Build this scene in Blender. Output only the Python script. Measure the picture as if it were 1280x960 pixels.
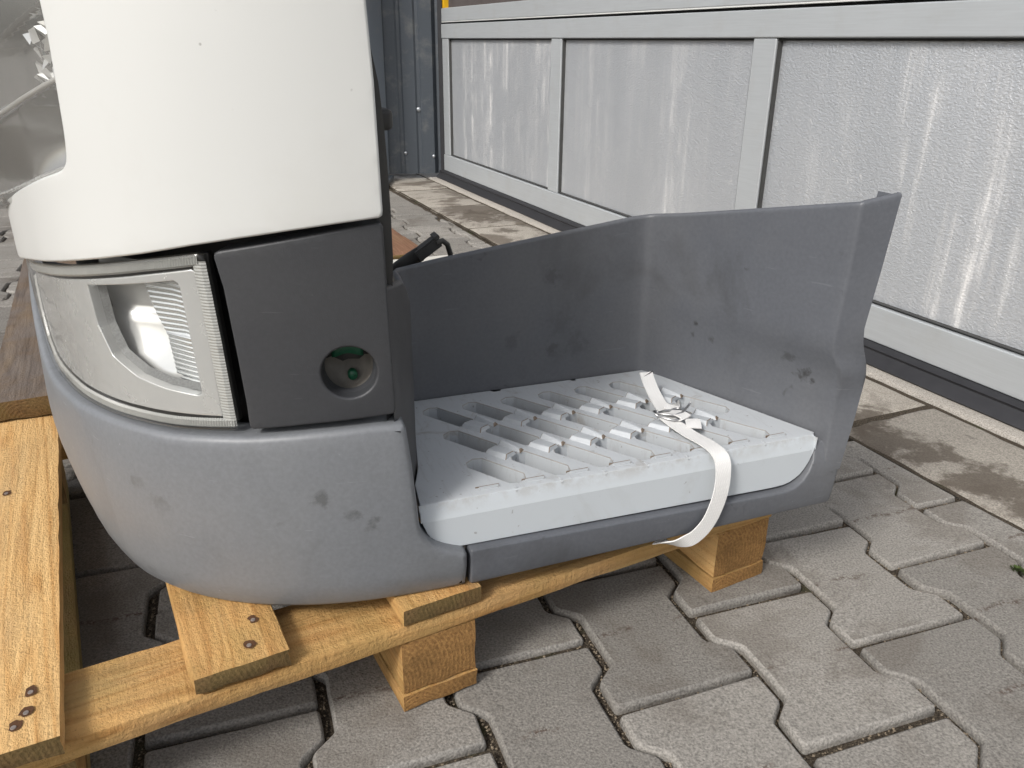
import bpy, bmesh, math, random
from mathutils import Vector, Matrix, noise
from mathutils.geometry import delaunay_2d_cdt
random.seed(7)
R = math.radians
for o in list(bpy.data.objects):
    bpy.data.objects.remove(o)
scene = bpy.context.scene
col = scene.collection

# ------------------------------------------------------------------ camera
CAM_H, PITCH, ROLL = 0.587, 0.4020, 0.0095
cam = bpy.data.cameras.new('Camera')
cam.sensor_width = 36.0
cam.lens = 1003.0 / 1280.0 * 36.0
cam.clip_start = 0.02
cam.clip_end = 2000
camo = bpy.data.objects.new('Camera', cam)
col.objects.link(camo)
fw = Vector((0, math.cos(PITCH), -math.sin(PITCH)))
rt = Vector((1, 0, 0)); upv = Vector((0, math.sin(PITCH), math.cos(PITCH)))
r2 = rt * math.cos(ROLL) + upv * math.sin(ROLL)
u2 = -rt * math.sin(ROLL) + upv * math.cos(ROLL)
m = Matrix((r2, u2, -fw)).transposed().to_4x4()
m.translation = Vector((0, 0, CAM_H))
camo.matrix_world = m
scene.camera = camo

# ------------------------------------------------------------------ sky, sun, exposure
SUN_AZ, SUN_EL = R(231), R(42)          # azimuth of the sun, counted from +X counter-clockwise
sun_dir = Vector((math.cos(SUN_AZ) * math.cos(SUN_EL), math.sin(SUN_AZ) * math.cos(SUN_EL), math.sin(SUN_EL)))
world = bpy.data.worlds.new('World')
scene.world = world
world.use_nodes = True
wn = world.node_tree
wn.nodes.clear()
sky = wn.nodes.new('ShaderNodeTexSky')
sky.sky_type = 'NISHITA'
sky.sun_disc = False
sky.sun_elevation = SUN_EL
sky.sun_rotation = math.pi / 2 - SUN_AZ
sky.dust_density = 4.0
sky.air_density = 1.0
hs = wn.nodes.new('ShaderNodeHueSaturation')
hs.inputs['Saturation'].default_value = 0.42
bg = wn.nodes.new('ShaderNodeBackground')
bg.inputs['Strength'].default_value = 0.098
wo = wn.nodes.new('ShaderNodeOutputWorld')
wn.links.new(sky.outputs[0], hs.inputs['Color'])
wn.links.new(hs.outputs[0], bg.inputs[0])
wn.links.new(bg.outputs[0], wo.inputs[0])
sl = bpy.data.lights.new('Sun', 'SUN')
sl.energy = 1.5
sl.angle = R(13)
sl.color = (1.0, 0.975, 0.94)
so = bpy.data.objects.new('Sun', sl)
so.rotation_euler = sun_dir.to_track_quat('Z', 'Y').to_euler()
so.location = sun_dir * 20
col.objects.link(so)
vs = scene.view_settings
vs.view_transform = 'Standard'
vs.look = 'None'
vs.gamma = 1
vs.use_curve_mapping = False
vs.exposure = 0.56
scene.render.engine = 'CYCLES'
scene.cycles.max_bounces = 5
scene.cycles.diffuse_bounces = 2
scene.cycles.glossy_bounces = 3
scene.cycles.transparent_max_bounces = 6

# ------------------------------------------------------------------ node helpers
class NT:
    def __init__(s, name):
        s.m = bpy.data.materials.new(name); s.m.use_nodes = True
        s.t = s.m.node_tree; s.t.nodes.clear()
        s.out = s.t.nodes.new('ShaderNodeOutputMaterial')
    def n(s, typ, **kw):
        x = s.t.nodes.new(typ)
        for k, v in kw.items():
            if k in x.inputs.keys() and not hasattr(x, k): x.inputs[k].default_value = v
            else:
                try: setattr(x, k, v)
                except Exception: x.inputs[k].default_value = v
        return x
    def l(s, a, b): s.t.links.new(a, b)
    def val(s, sock, v):
        if hasattr(v, 'is_linked'): s.l(v, sock)
        else: sock.default_value = v
    def pos(s, kind='world', scale=(1, 1, 1), loc=None, rot=(0, 0, 0)):
        if kind == 'world': src = s.n('ShaderNodeNewGeometry').outputs['Position']
        else: src = s.n('ShaderNodeTexCoord').outputs['Object']
        mp = s.n('ShaderNodeMapping')
        mp.inputs['Scale'].default_value = scale; mp.inputs['Rotation'].default_value = rot
        s.l(src, mp.inputs['Vector'])
        if loc is not None: s.val(mp.inputs['Location'], loc)
        return mp.outputs[0]
    def noise(s, vec, scale, detail=4, rough=.55, dist=0):
        x = s.n('ShaderNodeTexNoise'); s.l(vec, x.inputs['Vector'])
        x.inputs['Scale'].default_value = scale; x.inputs['Detail'].default_value = detail
        x.inputs['Roughness'].default_value = rough; x.inputs['Distortion'].default_value = dist
        return x.outputs['Fac']
    def voro(s, vec, scale, feature='F1', rand=1):
        x = s.n('ShaderNodeTexVoronoi'); x.feature = feature
        s.l(vec, x.inputs['Vector']); x.inputs['Scale'].default_value = scale; x.inputs['Randomness'].default_value = rand
        return x.outputs['Distance']
    def ramp(s, fac, stops, interp='LINEAR'):
        x = s.n('ShaderNodeValToRGB'); x.color_ramp.interpolation = interp
        e = x.color_ramp.elements
        while len(e) < len(stops): e.new(.5)
        for i, (p, c) in enumerate(stops):
            e[i].position = p; e[i].color = (c, c, c, 1) if not hasattr(c, '__len__') else (*c, 1)
        s.l(fac, x.inputs[0]); return x.outputs[0]
    def mix(s, fac, a, b, mode='MIX'):
        x = s.n('ShaderNodeMix', data_type='RGBA', blend_type=mode)
        s.val(x.inputs[0], fac)
        for sock, v in ((x.inputs[6], a), (x.inputs[7], b)):
            if hasattr(v, '__len__') and not hasattr(v, 'is_linked'): sock.default_value = (*v, 1) if len(v) == 3 else v
            else: s.val(sock, v)
        return x.outputs[2]
    def math(s, op, a, b=0.0, clamp=False):
        x = s.n('ShaderNodeMath', operation=op, use_clamp=clamp)
        s.val(x.inputs[0], a); s.val(x.inputs[1], b); return x.outputs[0]
    def bump(s, h, strength=.3, dist=.001, prev=None):
        x = s.n('ShaderNodeBump'); x.inputs['Strength'].default_value = strength; x.inputs['Distance'].default_value = dist
        s.l(h, x.inputs['Height'])
        if prev is not None: s.l(prev, x.inputs['Normal'])
        return x.outputs[0]
    def bsdf(s, color, rough=.5, metal=0.0, normal=None, coat=0.0, coat_rough=.1, spec=.5):
        x = s.n('ShaderNodeBsdfPrincipled')
        if hasattr(color, 'is_linked'): s.l(color, x.inputs['Base Color'])
        else: x.inputs['Base Color'].default_value = (*color, 1)
        s.val(x.inputs['Roughness'], rough); s.val(x.inputs['Metallic'], metal)
        x.inputs['Coat Weight'].default_value = coat; x.inputs['Coat Roughness'].default_value = coat_rough
        x.inputs['Specular IOR Level'].default_value = spec
        if normal is not None: s.l(normal, x.inputs['Normal'])
        return x.outputs[0]
    def done(s, sh): s.l(sh, s.out.inputs['Surface']); return s.m

# ------------------------------------------------------------------ materials
def mat_plastic(name, c, rough=.45, stain=.5, stain_c=(.02, .02, .018), scuff=.5, grain=.15, sscale=7.0, seed=0.0, streak=(1, 1, 1), spots=(), dust=.18):
    s = NT(name); p = s.pos('object', loc=(seed, seed * .7, 0)); ps = s.pos('object', scale=streak, loc=(seed * 1.3, seed, seed))
    base = s.mix(s.noise(p, 4, 5), tuple(x * .88 for x in c), tuple(min(1, x * 1.1) for x in c))
    fine = s.ramp(s.noise(p, 260, 2), [(.3, .93), (.7, 1.06)])
    base = s.mix(1.0, base, fine, 'MULTIPLY')
    sm = s.math('MULTIPLY', s.ramp(s.noise(ps, sscale, 4, .62, .6), [(.54, 0), (.78, 1)]), stain)
    base = s.mix(sm, base, stain_c)
    # smaller dark smudges and pale scratches
    sp = s.math('MULTIPLY', s.ramp(s.noise(p, sscale * 5.5, 3, .5, 1.0), [(.69, 0), (.75, 1)]), stain * .7)
    base = s.mix(sp, base, stain_c)
    scr = s.pos('object', scale=(10, 10, 130), rot=(.5, .9, .4), loc=(seed, 2, 1))
    sc = s.math('MULTIPLY', s.ramp(s.noise(scr, 2.4, 2, .4), [(.73, 0), (.76, 1)]), scuff * .5)
    base = s.mix(sc, base, tuple(min(1, x * 1.7 + .05) for x in c))
    dots = s.math('MULTIPLY', s.ramp(s.voro(p, 120), [(.05, 1), (.09, 0)]), s.ramp(s.noise(p, 22, 2), [(.6, 0), (.66, 1)]))
    base = s.mix(s.math('MULTIPLY', dots, scuff), base, tuple(min(1, x * 1.5 + .12) for x in c))
    dust = s.math('MULTIPLY', s.ramp(s.noise(p, 2.2, 4, .65), [(.42, 0), (.72, 1)]), dust)
    base = s.mix(dust, base, (.33, .32, .29))
    if spots:
        oc = s.n('ShaderNodeTexCoord').outputs['Object']
        wob = s.math('MULTIPLY', s.math('SUBTRACT', s.noise(oc, 95, 4, .7), .5), 3.4)
        tot = None
        for (x, y, z, r, k) in spots:
            v = s.n('ShaderNodeVectorMath', operation='DISTANCE'); s.l(oc, v.inputs[0]); v.inputs[1].default_value = (x, y, z - .12)
            f_ = s.math('SUBTRACT', s.math('ADD', 1.0, wob), s.math('MULTIPLY', v.outputs['Value'], 1.0 / r), True)
            f_ = s.math('MULTIPLY', s.math('MULTIPLY', f_, 1.3, True), k)
            tot = f_ if tot is None else s.math('MAXIMUM', tot, f_)
        base = s.mix(tot, base, stain_c)
    rg = s.math('ADD', rough - .08, s.math('MULTIPLY', s.noise(p, 18, 4), .18))
    b = s.bump(s.noise(p, 900, 1), grain, .0004)
    return s.done(s.bsdf(base, rg, 0, b))

M = {}
M['bumper'] = mat_plastic('bumper_grey_plastic', (.172, .182, .196), .42, .38, (.07, .072, .07), .6, .12, 6.0, 3.3, (1.6, 1.6, .8), [(-.123, .008, .2348, .009,  .6), (-.099, .004, .2161, .007,  .6), (-.085, .002, .2039, .006,  .6), (-.081, .001, .2112, .005,  .6), (-.250, .077, .22, .012, .35), (-.266, .095, .235, .012, .4)])
M['cover'] = mat_plastic('charcoal_plastic', (.041, .043, .048), .48, .12, (.03, .03, .03), .5, .35, 5.0, 9.1, dust=.05)
M['well'] = mat_plastic('step_well_plastic', (.108, .115, .130), .44, .55, (.035, .035, .034), .4, .18, 8.5, 5.7, (1, 1, .7), [(.181, .244, .338, .013, .35), (.184, .244, .247, .011, .4), (.132, .244, .262, .011, .25), (.216, .244, .25, .018, .25), (.193, .244, .28, .018, .2), (.391, .045, .264, .009, .95), (.395, .037, .259, .005, .95), (.346, .152, .271, .006,  .6), (.383, .064, .279, .008, .5), (.335, .178, .271, .004, .8), (.337, .174, .285, .004, .8)])
M['pillar'] = mat_plastic('dark_inner_plastic', (.06, .06, .063), .5, .2, (.1, .09, .07), .2, .2, 7.0, 1.9)
M['black'] = mat_plastic('black_plastic', (.024, .0235, .023), .55, .25, (.07, .065, .055), .1, .2, 9.0, 4.0)
M['tread'] = None

def mat_white():
    s = NT('white_paint'); p = s.pos('object')
    base = s.mix(s.noise(p, 3, 4), (.655, .662, .64), (.695, .702, .68))
    d = s.math('MULTIPLY', s.ramp(s.voro(p, 46), [(.035, 1), (.06, 0)]), s.ramp(s.noise(p, 15, 2), [(.53, 0), (.57, 1)]))
    base = s.mix(s.math('MULTIPLY', d, .7), base, (.16, .15, .13))
    dirt = s.math('MULTIPLY', s.ramp(s.noise(p, 6, 6, .65), [(.5, 0), (.8, 1)]), .16)
    base = s.mix(dirt, base, (.45, .42, .34))
    b = s.bump(s.noise(p, 420, 2), .04, .0004)
    return s.done(s.bsdf(base, .34, 0, b, .35, .12))
M['white'] = mat_white()

def mat_tread():
    s = NT('light_grey_tread'); p = s.pos('object'); w = s.pos('object', scale=(40, 6, 6), rot=(0, 0, .9))
    base = s.mix(s.noise(p, 6, 5), (.44, .465, .485), (.53, .555, .575))
    sc = s.math('MULTIPLY', s.ramp(s.noise(w, 5, 5, .7), [(.54, 0), (.72, 1)]), .28)
    base = s.mix(sc, base, (.27, .255, .245))
    br = s.math('MULTIPLY', s.ramp(s.noise(p, 26, 5, .7, .8), [(.58, 0), (.72, 1)]), .55)
    base = s.mix(br, base, (.26, .225, .185))
    sp = s.ramp(s.noise(p, 170, 2), [(.70, 0), (.76, 1)])
    base = s.mix(s.math('MULTIPLY', sp, .6), base, (.14, .12, .10))
    b = s.bump(s.noise(p, 600, 2), .15, .0004)
    b = s.bump(s.noise(p, 60, 3), .1, .001, b)
    return s.done(s.bsdf(base, .5, 0, b))
M['tread'] = mat_tread()
def mat_tread_face():
    s = NT('light_grey_tread_face'); p = s.pos('object')
    base = s.mix(s.noise(p, 6, 4), (.47, .505, .53), (.53, .565, .59))
    sx = s.n('ShaderNodeSeparateXYZ'); s.l(s.n('ShaderNodeTexCoord').outputs['Object'], sx.inputs[0])
    top = s.math('MULTIPLY', s.math('SUBTRACT', sx.outputs[2], .073), 90.0, True)
    gr = s.math('MULTIPLY', top, s.ramp(s.noise(p, 55, 4, .7), [(.42, 0), (.62, 1)]))
    base = s.mix(s.math('MULTIPLY', gr, .42), base, (.27, .235, .195))
    sm = s.math('MULTIPLY', s.ramp(s.noise(p, 14, 4, .65, .5), [(.58, 0), (.74, 1)]), .3)
    base = s.mix(sm, base, (.33, .33, .31))
    sp = s.ramp(s.noise(p, 140, 2), [(.72, 0), (.77, 1)])
    base = s.mix(s.math('MULTIPLY', sp, .5), base, (.16, .14, .12))
    return s.done(s.bsdf(base, .45, 0, s.bump(s.noise(p, 500, 2), .12, .0004)))
M['tread_face'] = mat_tread_face()
def mat_simple(name, c, rough=.5, metal=0.0, nscale=40, var=.2, bump=.1, coat=0.0):
    s = NT(name); p = s.pos('object')
    f = s.noise(p, nscale, 5, .6)
    base = s.mix(f, tuple(x * (1 - var) for x in c), tuple(min(1, x * (1 + var)) for x in c))
    return s.done(s.bsdf(base, s.math('ADD', rough - .07, s.math('MULTIPLY', f, .14)), metal, s.bump(s.noise(p, nscale * 4, 3), bump, .0006), coat))
M['worn_edge'] = mat_simple('worn_brown_paint_edge', (.20, .155, .115), .6, 0, 120, .5)
M['slot_rim'] = mat_simple('worn_slot_rim', (.33, .31, .285), .55, 0, 160, .5)
M['tooth'] = mat_simple('light_grey_tooth', (.48, .505, .525), .45, 0, 90, .16)
M['brown_pocket'] = mat_simple('dirty_socket', (.27, .25, .22), .8, 0, 38, .75, .5)
M['green'] = mat_simple('green_plastic', (.012, .10, .05), .4, 0, 60, .4)
M['wire'] = mat_simple('galvanised_wire', (.5, .5, .5), .32, 1, 200, .2)
M['frost'] = mat_simple('frosted_lamp_rim', (.40, .405, .39), .32, .0, 160, .12, .1, .5)
M['frost_strip'] = mat_simple('frosted_strip', (.46, .45, .43), .4, .1, 60, .08, .05, .4)
M['bezel'] = mat_simple('satin_silver_bezel', (.70, .71, .705), .26, .5, 30, .05, .04, .5)
M['lamp_silver'] = mat_simple('smoky_lamp_silver', (.46, .46, .455), .13, .8, 14, .12, .03)
M['mirror'] = mat_simple('reflector_chrome', (.93, .94, .93), .2, .55, 12, .04, .03)
M['ribbed'] = mat_simple('ribbed_glass', (.70, .73, .74), .16, .75, 20, .05, .02)
M['speckle'] = mat_simple('dark_speckled_border', (.16, .165, .165), .5, .3, 700, .75, .3)  # dark speckled border of the headlight opening
M['seal'] = mat_simple('black_rubber', (.024, .024, .027), .5, 0, 30, .35, .2)
M['rust_hole'] = mat_simple('rusty_nail_hole', (.085, .036, .013), .9, 0, 200, .6, .5)
M['nail'] = mat_simple('rusty_nail', (.36, .31, .28), .45, .6, 300, .4, .4)
M['rivet'] = mat_simple('zinc_screw', (.42, .44, .46), .4, .8, 200, .2)
M['yellow'] = mat_simple('yellow_paint', (.75, .42, .01), .4, 0, 40, .1)
M['moss'] = mat_simple('moss', (.055, .085, .018), .9, 0, 200, .5)
M['white_board'] = mat_simple('chalky_white_board', (.60, .585, .53), .7, 0, 25, .15, .3)

def mat_lens(name, haze, tint):
    s = NT(name)
    lw = s.n('ShaderNodeFresnel'); s.l(s.math('SUBTRACT', 1.5, s.math('MULTIPLY', s.n('ShaderNodeNewGeometry').outputs['Backfacing'], 1.5 - 1 / 1.5)), lw.inputs['IOR'])
    tr = s.n('ShaderNodeBsdfTransparent'); tr.inputs[0].default_value = (*tint, 1)
    gl = s.n('ShaderNodeBsdfGlossy'); gl.inputs['Roughness'].default_value = .06
    df = s.n('ShaderNodeBsdfDiffuse'); df.inputs[0].default_value = (.62, .61, .57, 1)
    p = s.pos('object')
    hz = s.math('MULTIPLY', s.ramp(s.noise(p, 9, 5, .6), [(.3, .55), (.75, 1.3)]), haze)
    a = s.n('ShaderNodeMixShader'); s.l(hz, a.inputs[0]); s.l(tr.outputs[0], a.inputs[1]); s.l(df.outputs[0], a.inputs[2])
    b = s.n('ShaderNodeMixShader'); s.l(lw.outputs[0], b.inputs[0]); s.l(a.outputs[0], b.inputs[1]); s.l(gl.outputs[0], b.inputs[2])
    return s.done(b.outputs[0])
M['lens'] = mat_lens('clear_lens', .035, (.97, .97, .96))
M['lamp_lens'] = mat_lens('clear_lamp_lens', .09, (.95, .95, .94))

def mat_wood(name, c1, c2, moss=0.0, dirt=.35, knots=True):
    s = NT(name)
    oi = s.n('ShaderNodeObjectInfo'); rnd = oi.outputs['Random']
    off = s.n('ShaderNodeCombineXYZ'); s.l(s.math('MULTIPLY', rnd, 7.3), off.inputs[0]); s.l(s.math('MULTIPLY', rnd, 3.1), off.inputs[1]); s.l(s.math('MULTIPLY', rnd, 11.7), off.inputs[2])
    p = s.pos('object', loc=off.outputs[0])
    ps = s.pos('object', scale=(.38, 7, 7), loc=off.outputs[0])
    fib = s.pos('object', scale=(9, 130, 130), loc=off.outputs[0])
    kn = s.voro(s.pos('object', scale=(1, 1.7, 1.7), loc=off.outputs[0]), 5.5)
    kd = s.ramp(kn, [(.0, 1), (.30, 0)])
    warp = s.math('ADD', s.math('MULTIPLY', s.noise(ps, 1.6, 3, .5), 1.0), s.math('MULTIPLY', kd, .10))
    ring = s.math('SINE', s.math('MULTIPLY', warp, 120.0))
    ringf = s.ramp(s.math('ADD', s.math('MULTIPLY', ring, .5), .5), [(.0, 0), (.75, .35), (1, 1)])
    fine = s.noise(fib, 1.0, 4, .65)
    f = s.math('ADD', s.math('MULTIPLY', ringf, .26), s.math('MULTIPLY', fine, .74))
    base = s.mix(s.ramp(f, [(.20, 0), (.78, 1)]), c1, c2)
    saw = s.noise(s.pos('object', scale=(150, 5, 5), rot=(0, 0, .06), loc=off.outputs[0]), 1.0, 2, .6)
    base = s.mix(s.math('MULTIPLY', s.ramp(s.noise(p, 9, 5, .65), [(.42, 0), (.75, 1)]), dirt), base, (.17, .105, .05))
    base = s.mix(1.0, base, s.ramp(rnd, [(0, .84), (1, 1.08)]), 'MULTIPLY')
    wth = s.math('MULTIPLY', s.ramp(s.noise(s.pos('object', scale=(2.5, 12, 12), loc=off.outputs[0]), 2.0, 4, .6), [(.5, 0), (.72, 1)]), .4)
    base = s.mix(wth, base, (.30, .215, .125))
    if knots:
        base = s.mix(s.math('MULTIPLY', s.ramp(kn, [(.03, 1), (.07, 0)]), .55), base, (.20, .085, .03))
    if moss:
        base = s.mix(s.math('MULTIPLY', s.ramp(s.noise(p, 14, 5, .65), [(.38, 0), (.62, 1)]), moss), base, (.21, .19, .06))
    sp = s.ramp(s.noise(p, 300, 3, .7), [(.60, 0), (.70, 1)])
    base = s.mix(s.math('MULTIPLY', sp, .5), base, (.16, .09, .035))
    b = s.bump(s.math('ADD', fine, s.math('ADD', s.math('MULTIPLY', saw, .7), s.math('MULTIPLY', s.noise(p, 240, 3, .75), 1.1))), .85, .0020)
    return s.done(s.bsdf(base, .78, 0, b, spec=.3))
M['wood'] = mat_wood('fresh_pine', (.78, .52, .235), (.54, .285, .092), 0, .2)
M['wood_str'] = mat_wood('pine_stringer', (.66, .40, .155), (.40, .195, .058), .28, .34)
M['wood_green'] = mat_wood('mossy_pine', (.43, .31, .13), (.28, .18, .07), .55, .45)
M['wood_old'] = mat_wood('wet_dark_plank', (.20, .165, .14), (.11, .088, .074), 0, .9)
M['wood_red'] = mat_wood('red_brown_board', (.30, .165, .10), (.18, .085, .05), 0, .55)
def mat_end(name, c1, c2, moss=0.0):
    s = NT(name); oi = s.n('ShaderNodeObjectInfo').outputs['Random']
    p = s.pos('object')
    mp = s.pos('object', scale=(0, 1, 1))
    v = s.n('ShaderNodeVectorMath', operation='DISTANCE')
    c = s.n('ShaderNodeCombineXYZ'); s.l(s.math('MULTIPLY', oi, .1), c.inputs[1]); c.inputs[2].default_value = -.02
    s.l(mp, v.inputs[0]); s.l(c.outputs[0], v.inputs[1])
    d = s.math('ADD', s.math('MULTIPLY', v.outputs['Value'], 1), s.math('MULTIPLY', s.noise(p, 12, 3), .02))
    r = s.ramp(s.math('ADD', s.math('MULTIPLY', s.math('SINE', s.math('MULTIPLY', d, 1500)), .5), .5), [(.2, 0), (1, 1)])
    fz = s.noise(p, 330, 4, .75)
    base = s.mix(s.math('ADD', s.math('MULTIPLY', r, .2), s.math('MULTIPLY', s.ramp(fz, [(.35, 0), (.66, 1)]), .8)), c1, c2)
    base = s.mix(s.math('MULTIPLY', s.ramp(s.noise(p, 22, 5, .6), [(.4, 0), (.7, 1)]), .5), base, (.12, .07, .025))
    if moss: base = s.mix(s.math('MULTIPLY', s.ramp(s.noise(p, 30, 4, .6), [(.35, 0), (.6, 1)]), moss), base, (.13, .13, .035))
    b = s.bump(fz, .9, .002); b = s.bump(r, .3, .0008, b)
    return s.done(s.bsdf(base, .85, 0, b, spec=.25))
M['end'] = mat_end('pine_end_grain', (.20, .10, .035), (.50, .28, .10))
M['end_dark'] = mat_end('dark_end_grain', (.10, .06, .028), (.26, .16, .07), .22)

def mat_concrete(name, c, stains=.5, base_bump=.5, brown=None, damp=0.0, spots=()):
    s = NT(name); w = s.pos('world')
    oi = s.n('ShaderNodeObjectInfo').outputs['Random']
    f = s.noise(w, 5, 4, .6)
    base = s.mix(f, tuple(x * .82 for x in c), tuple(x * 1.15 for x in c))
    base = s.mix(1.0, base, s.ramp(oi, [(0, .80), (1, 1.12)]), 'MULTIPLY')
    agg = s.noise(w, 420, 2, .6)
    base = s.mix(1.0, base, s.ramp(agg, [(.30, .60), (.5, 1), (.70, 1.34)]), 'MULTIPLY')
    lt = s.ramp(s.voro(w, 330), [(.10, 1), (.17, 0)])
    base = s.mix(s.math('MULTIPLY', lt, s.math('MULTIPLY', s.ramp(s.noise(w, 60, 2), [(.52, 0), (.62, 1)]), .6)), base, (.52, .47, .40))
    dk = s.ramp(s.voro(s.pos('world', loc=(3.1, 1.7, 0)), 210), [(.07, 1), (.12, 0)])
    base = s.mix(s.math('MULTIPLY', dk, s.math('MULTIPLY', s.ramp(s.noise(w, 33, 2), [(.55, 0), (.63, 1)]), .75)), base, (.05, .042, .035))
    st = s.math('MULTIPLY', s.ramp(s.noise(w, 9.5, 4, .6, .5), [(.58, 0), (.74, 1)]), stains)
    base = s.mix(st, base, (.085, .068, .055))
    if damp:
        dm = s.math('MULTIPLY', s.ramp(s.noise(s.pos('world', loc=(1.3, .4, 0)), 4.2, 5, .65, .4), [(.50, 0), (.58, 1)]), damp)
        base = s.mix(dm, base, (.105, .085, .066))
    if spots:
        wb_ = s.math('MULTIPLY', s.math('SUBTRACT', s.noise(w, 22, 5, .7), .5), 3.2); tot = None
        for (x, y, r) in spots:
            v = s.n('ShaderNodeVectorMath', operation='DISTANCE'); s.l(w, v.inputs[0]); v.inputs[1].default_value = (x, y, 0)
            f_ = s.math('MULTIPLY', s.math('SUBTRACT', s.math('ADD', 1.0, wb_), s.math('MULTIPLY', v.outputs['Value'], 1.0 / r), True), 2.0, True)
            tot = f_ if tot is None else s.math('MAXIMUM', tot, f_)
        base = s.mix(s.math('MULTIPLY', tot, .8), base, (.085, .068, .052))
    oil = s.math('MULTIPLY', s.ramp(s.noise(s.pos('world', loc=(7, 2, 0)), 26, 2, .4), [(.72, 0), (.77, 1)]), .55)
    base = s.mix(oil, base, (.05, .043, .037))
    if brown:
        # rusty line of specks across the middle of some stones
        op = s.n('ShaderNodeTexCoord').outputs['Object']
        sx = s.n('ShaderNodeSeparateXYZ'); s.l(op, sx.inputs[0])
        wob = s.math('MULTIPLY', s.math('SUBTRACT', s.noise(op, 20, 2), .5), .02)
        line = s.math('SUBTRACT', 1.0, s.math('MULTIPLY', s.math('ABSOLUTE', s.math('ADD', sx.outputs[0], wob)), 170.0), True)
        line = s.math('MULTIPLY', line, s.ramp(s.noise(w, 190, 2, .7), [(.46, 0), (.54, 1)]))
        line = s.math('MULTIPLY', line, s.ramp(s.noise(w, 13, 1), [(.45, 0), (.52, 1)]))
        base = s.mix(s.math('MULTIPLY', line, .8), base, (.075, .045, .032))
    b = s.bump(s.math('ADD', agg, s.math('MULTIPLY', s.noise(w, 120, 2, .7), 1.3)), base_bump, .0013)
    return s.done(s.bsdf(base, .86, 0, b, spec=.3))
M['paver'] = mat_concrete('paver_concrete', (.252, .237, .214), .5, .6, True, .35)
M['paver_edge'] = mat_concrete('paver_worn_edge', (.262, .248, .226), .35, .7)
M['slab'] = mat_concrete('old_concrete_slab', (.345, .315, .272), .6, .6, damp=.8, spots=[(.60, 1.165, .085), (.655, 1.12, .05), (.70, 1.02, .085), (.73, .95, .06), (.62, 1.26, .05), (-.13, 2.95, .13), (-.02, 2.72, .05)])
M['apron'] = mat_concrete('threshold_concrete', (.34, .315, .28), .3, .6)
def mat_sand():
    s = NT('joint_grit'); w = s.pos('world')
    base = s.ramp(s.noise(w, 420, 3, .8), [(.3, (.018, .014, .011)), (.5, (.07, .056, .042)), (.7, (.19, .155, .11))])
    base = s.mix(s.math('MULTIPLY', s.ramp(s.noise(w, 12, 3), [(.6, 0), (.68, 1)]), .6), base, (.05, .06, .02))
    return s.done(s.bsdf(base, .95, 0, s.bump(s.noise(w, 500, 3, .8), 1.0, .003), spec=.2))
M['sand'] = mat_sand()
M['pebble'] = mat_concrete('joint_pebble', (.26, .21, .15), .8, .5)

def mat_alu(name, c, rough, metal, stucco=0.0, streak=0.0):
    s = NT(name); p = s.pos('object')
    f = s.noise(p, 3, 5, .6)
    base = s.mix(f, tuple(x * .93 for x in c), tuple(min(1, x * 1.05) for x in c))
    met = metal; rg = rough; nrm = None
    if stucco:
        e1 = s.pos('object', scale=(1, 1, 1.5))
        h = s.math('ADD', s.noise(e1, 175, 2, .55, 1.0), s.math('MULTIPLY', s.voro(e1, 150), .4))
        nrm = s.bump(h, stucco, .0024)
        vs_ = s.pos('object', scale=(1, 1, .035))
        big = s.noise(s.pos('object', scale=(1, 1, .22)), 3.2, 4, .55)
        st = s.ramp(s.noise(vs_, 34, 5, .75), [(.42, 0), (.76, 1)])
        brk = s.ramp(s.noise(s.pos('object', scale=(1, 1, .3)), 24, 4, .6), [(.38, 0), (.58, 1)])
        st = s.math('MULTIPLY', s.math('MULTIPLY', st, brk), s.ramp(big, [(.36, .0), (.62, 1)]))
        dots = s.math('MULTIPLY', s.ramp(s.noise(p, 75, 4, .7), [(.56, 0), (.68, 1)]), s.ramp(s.noise(p, 6, 3), [(.5, 0), (.65, .8)]))
        st = s.math('MAXIMUM', st, s.math('MULTIPLY', dots, .6))
        st = s.math('MULTIPLY', st, streak * 1.15, True)
        film = s.math('MULTIPLY', s.ramp(big, [(.3, .1), (.7, .85)]), .35)
        base = s.mix(film, base, (.58, .59, .60))
        base = s.mix(st, base, (.80, .79, .77))
        met = s.math('MULTIPLY', s.math('SUBTRACT', 1.0, s.math('MAXIMUM', st, film)), metal)
        rg = s.math('ADD', rough, s.math('MULTIPLY', st, .35))
    else:
        gr = s.noise(s.pos('object', scale=(2, 60, 60)), 6, 4, .6)
        base = s.mix(1.0, base, s.ramp(gr, [(.3, .95), (.7, 1.04)]), 'MULTIPLY')
        d = s.math('MULTIPLY', s.ramp(s.noise(p, 11, 6, .7), [(.52, 0), (.75, 1)]), .25)
        base = s.mix(d, base, (.38, .36, .32))
        nrm = s.bump(gr, .05, .0005)
    return s.done(s.bsdf(base, rg, met, nrm))
M['alu'] = mat_alu('anodised_frame', (.50, .525, .54), .38, .3)
M['stucco'] = mat_alu('stucco_aluminium', (.585, .61, .64), .34, .6, .6, .85)
M['gasket'] = mat_simple('dark_gasket', (.05, .05, .048), .6, 0, 50, .4)
M['cladding'] = mat_alu('blue_grey_cladding', (.075, .087, .102), .42, .1)
M['pale_facet'] = mat_alu('pale_blue_grey_facet', (.20, .225, .255), .35, .2)  # paler colour for one facet of the folded wall
M['pane'] = mat_simple('window_brown_reflection', (.10, .085, .08), .12, 0, 25, .25, .0)  # the glass's dark brownish reflection is put into this base colour

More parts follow.
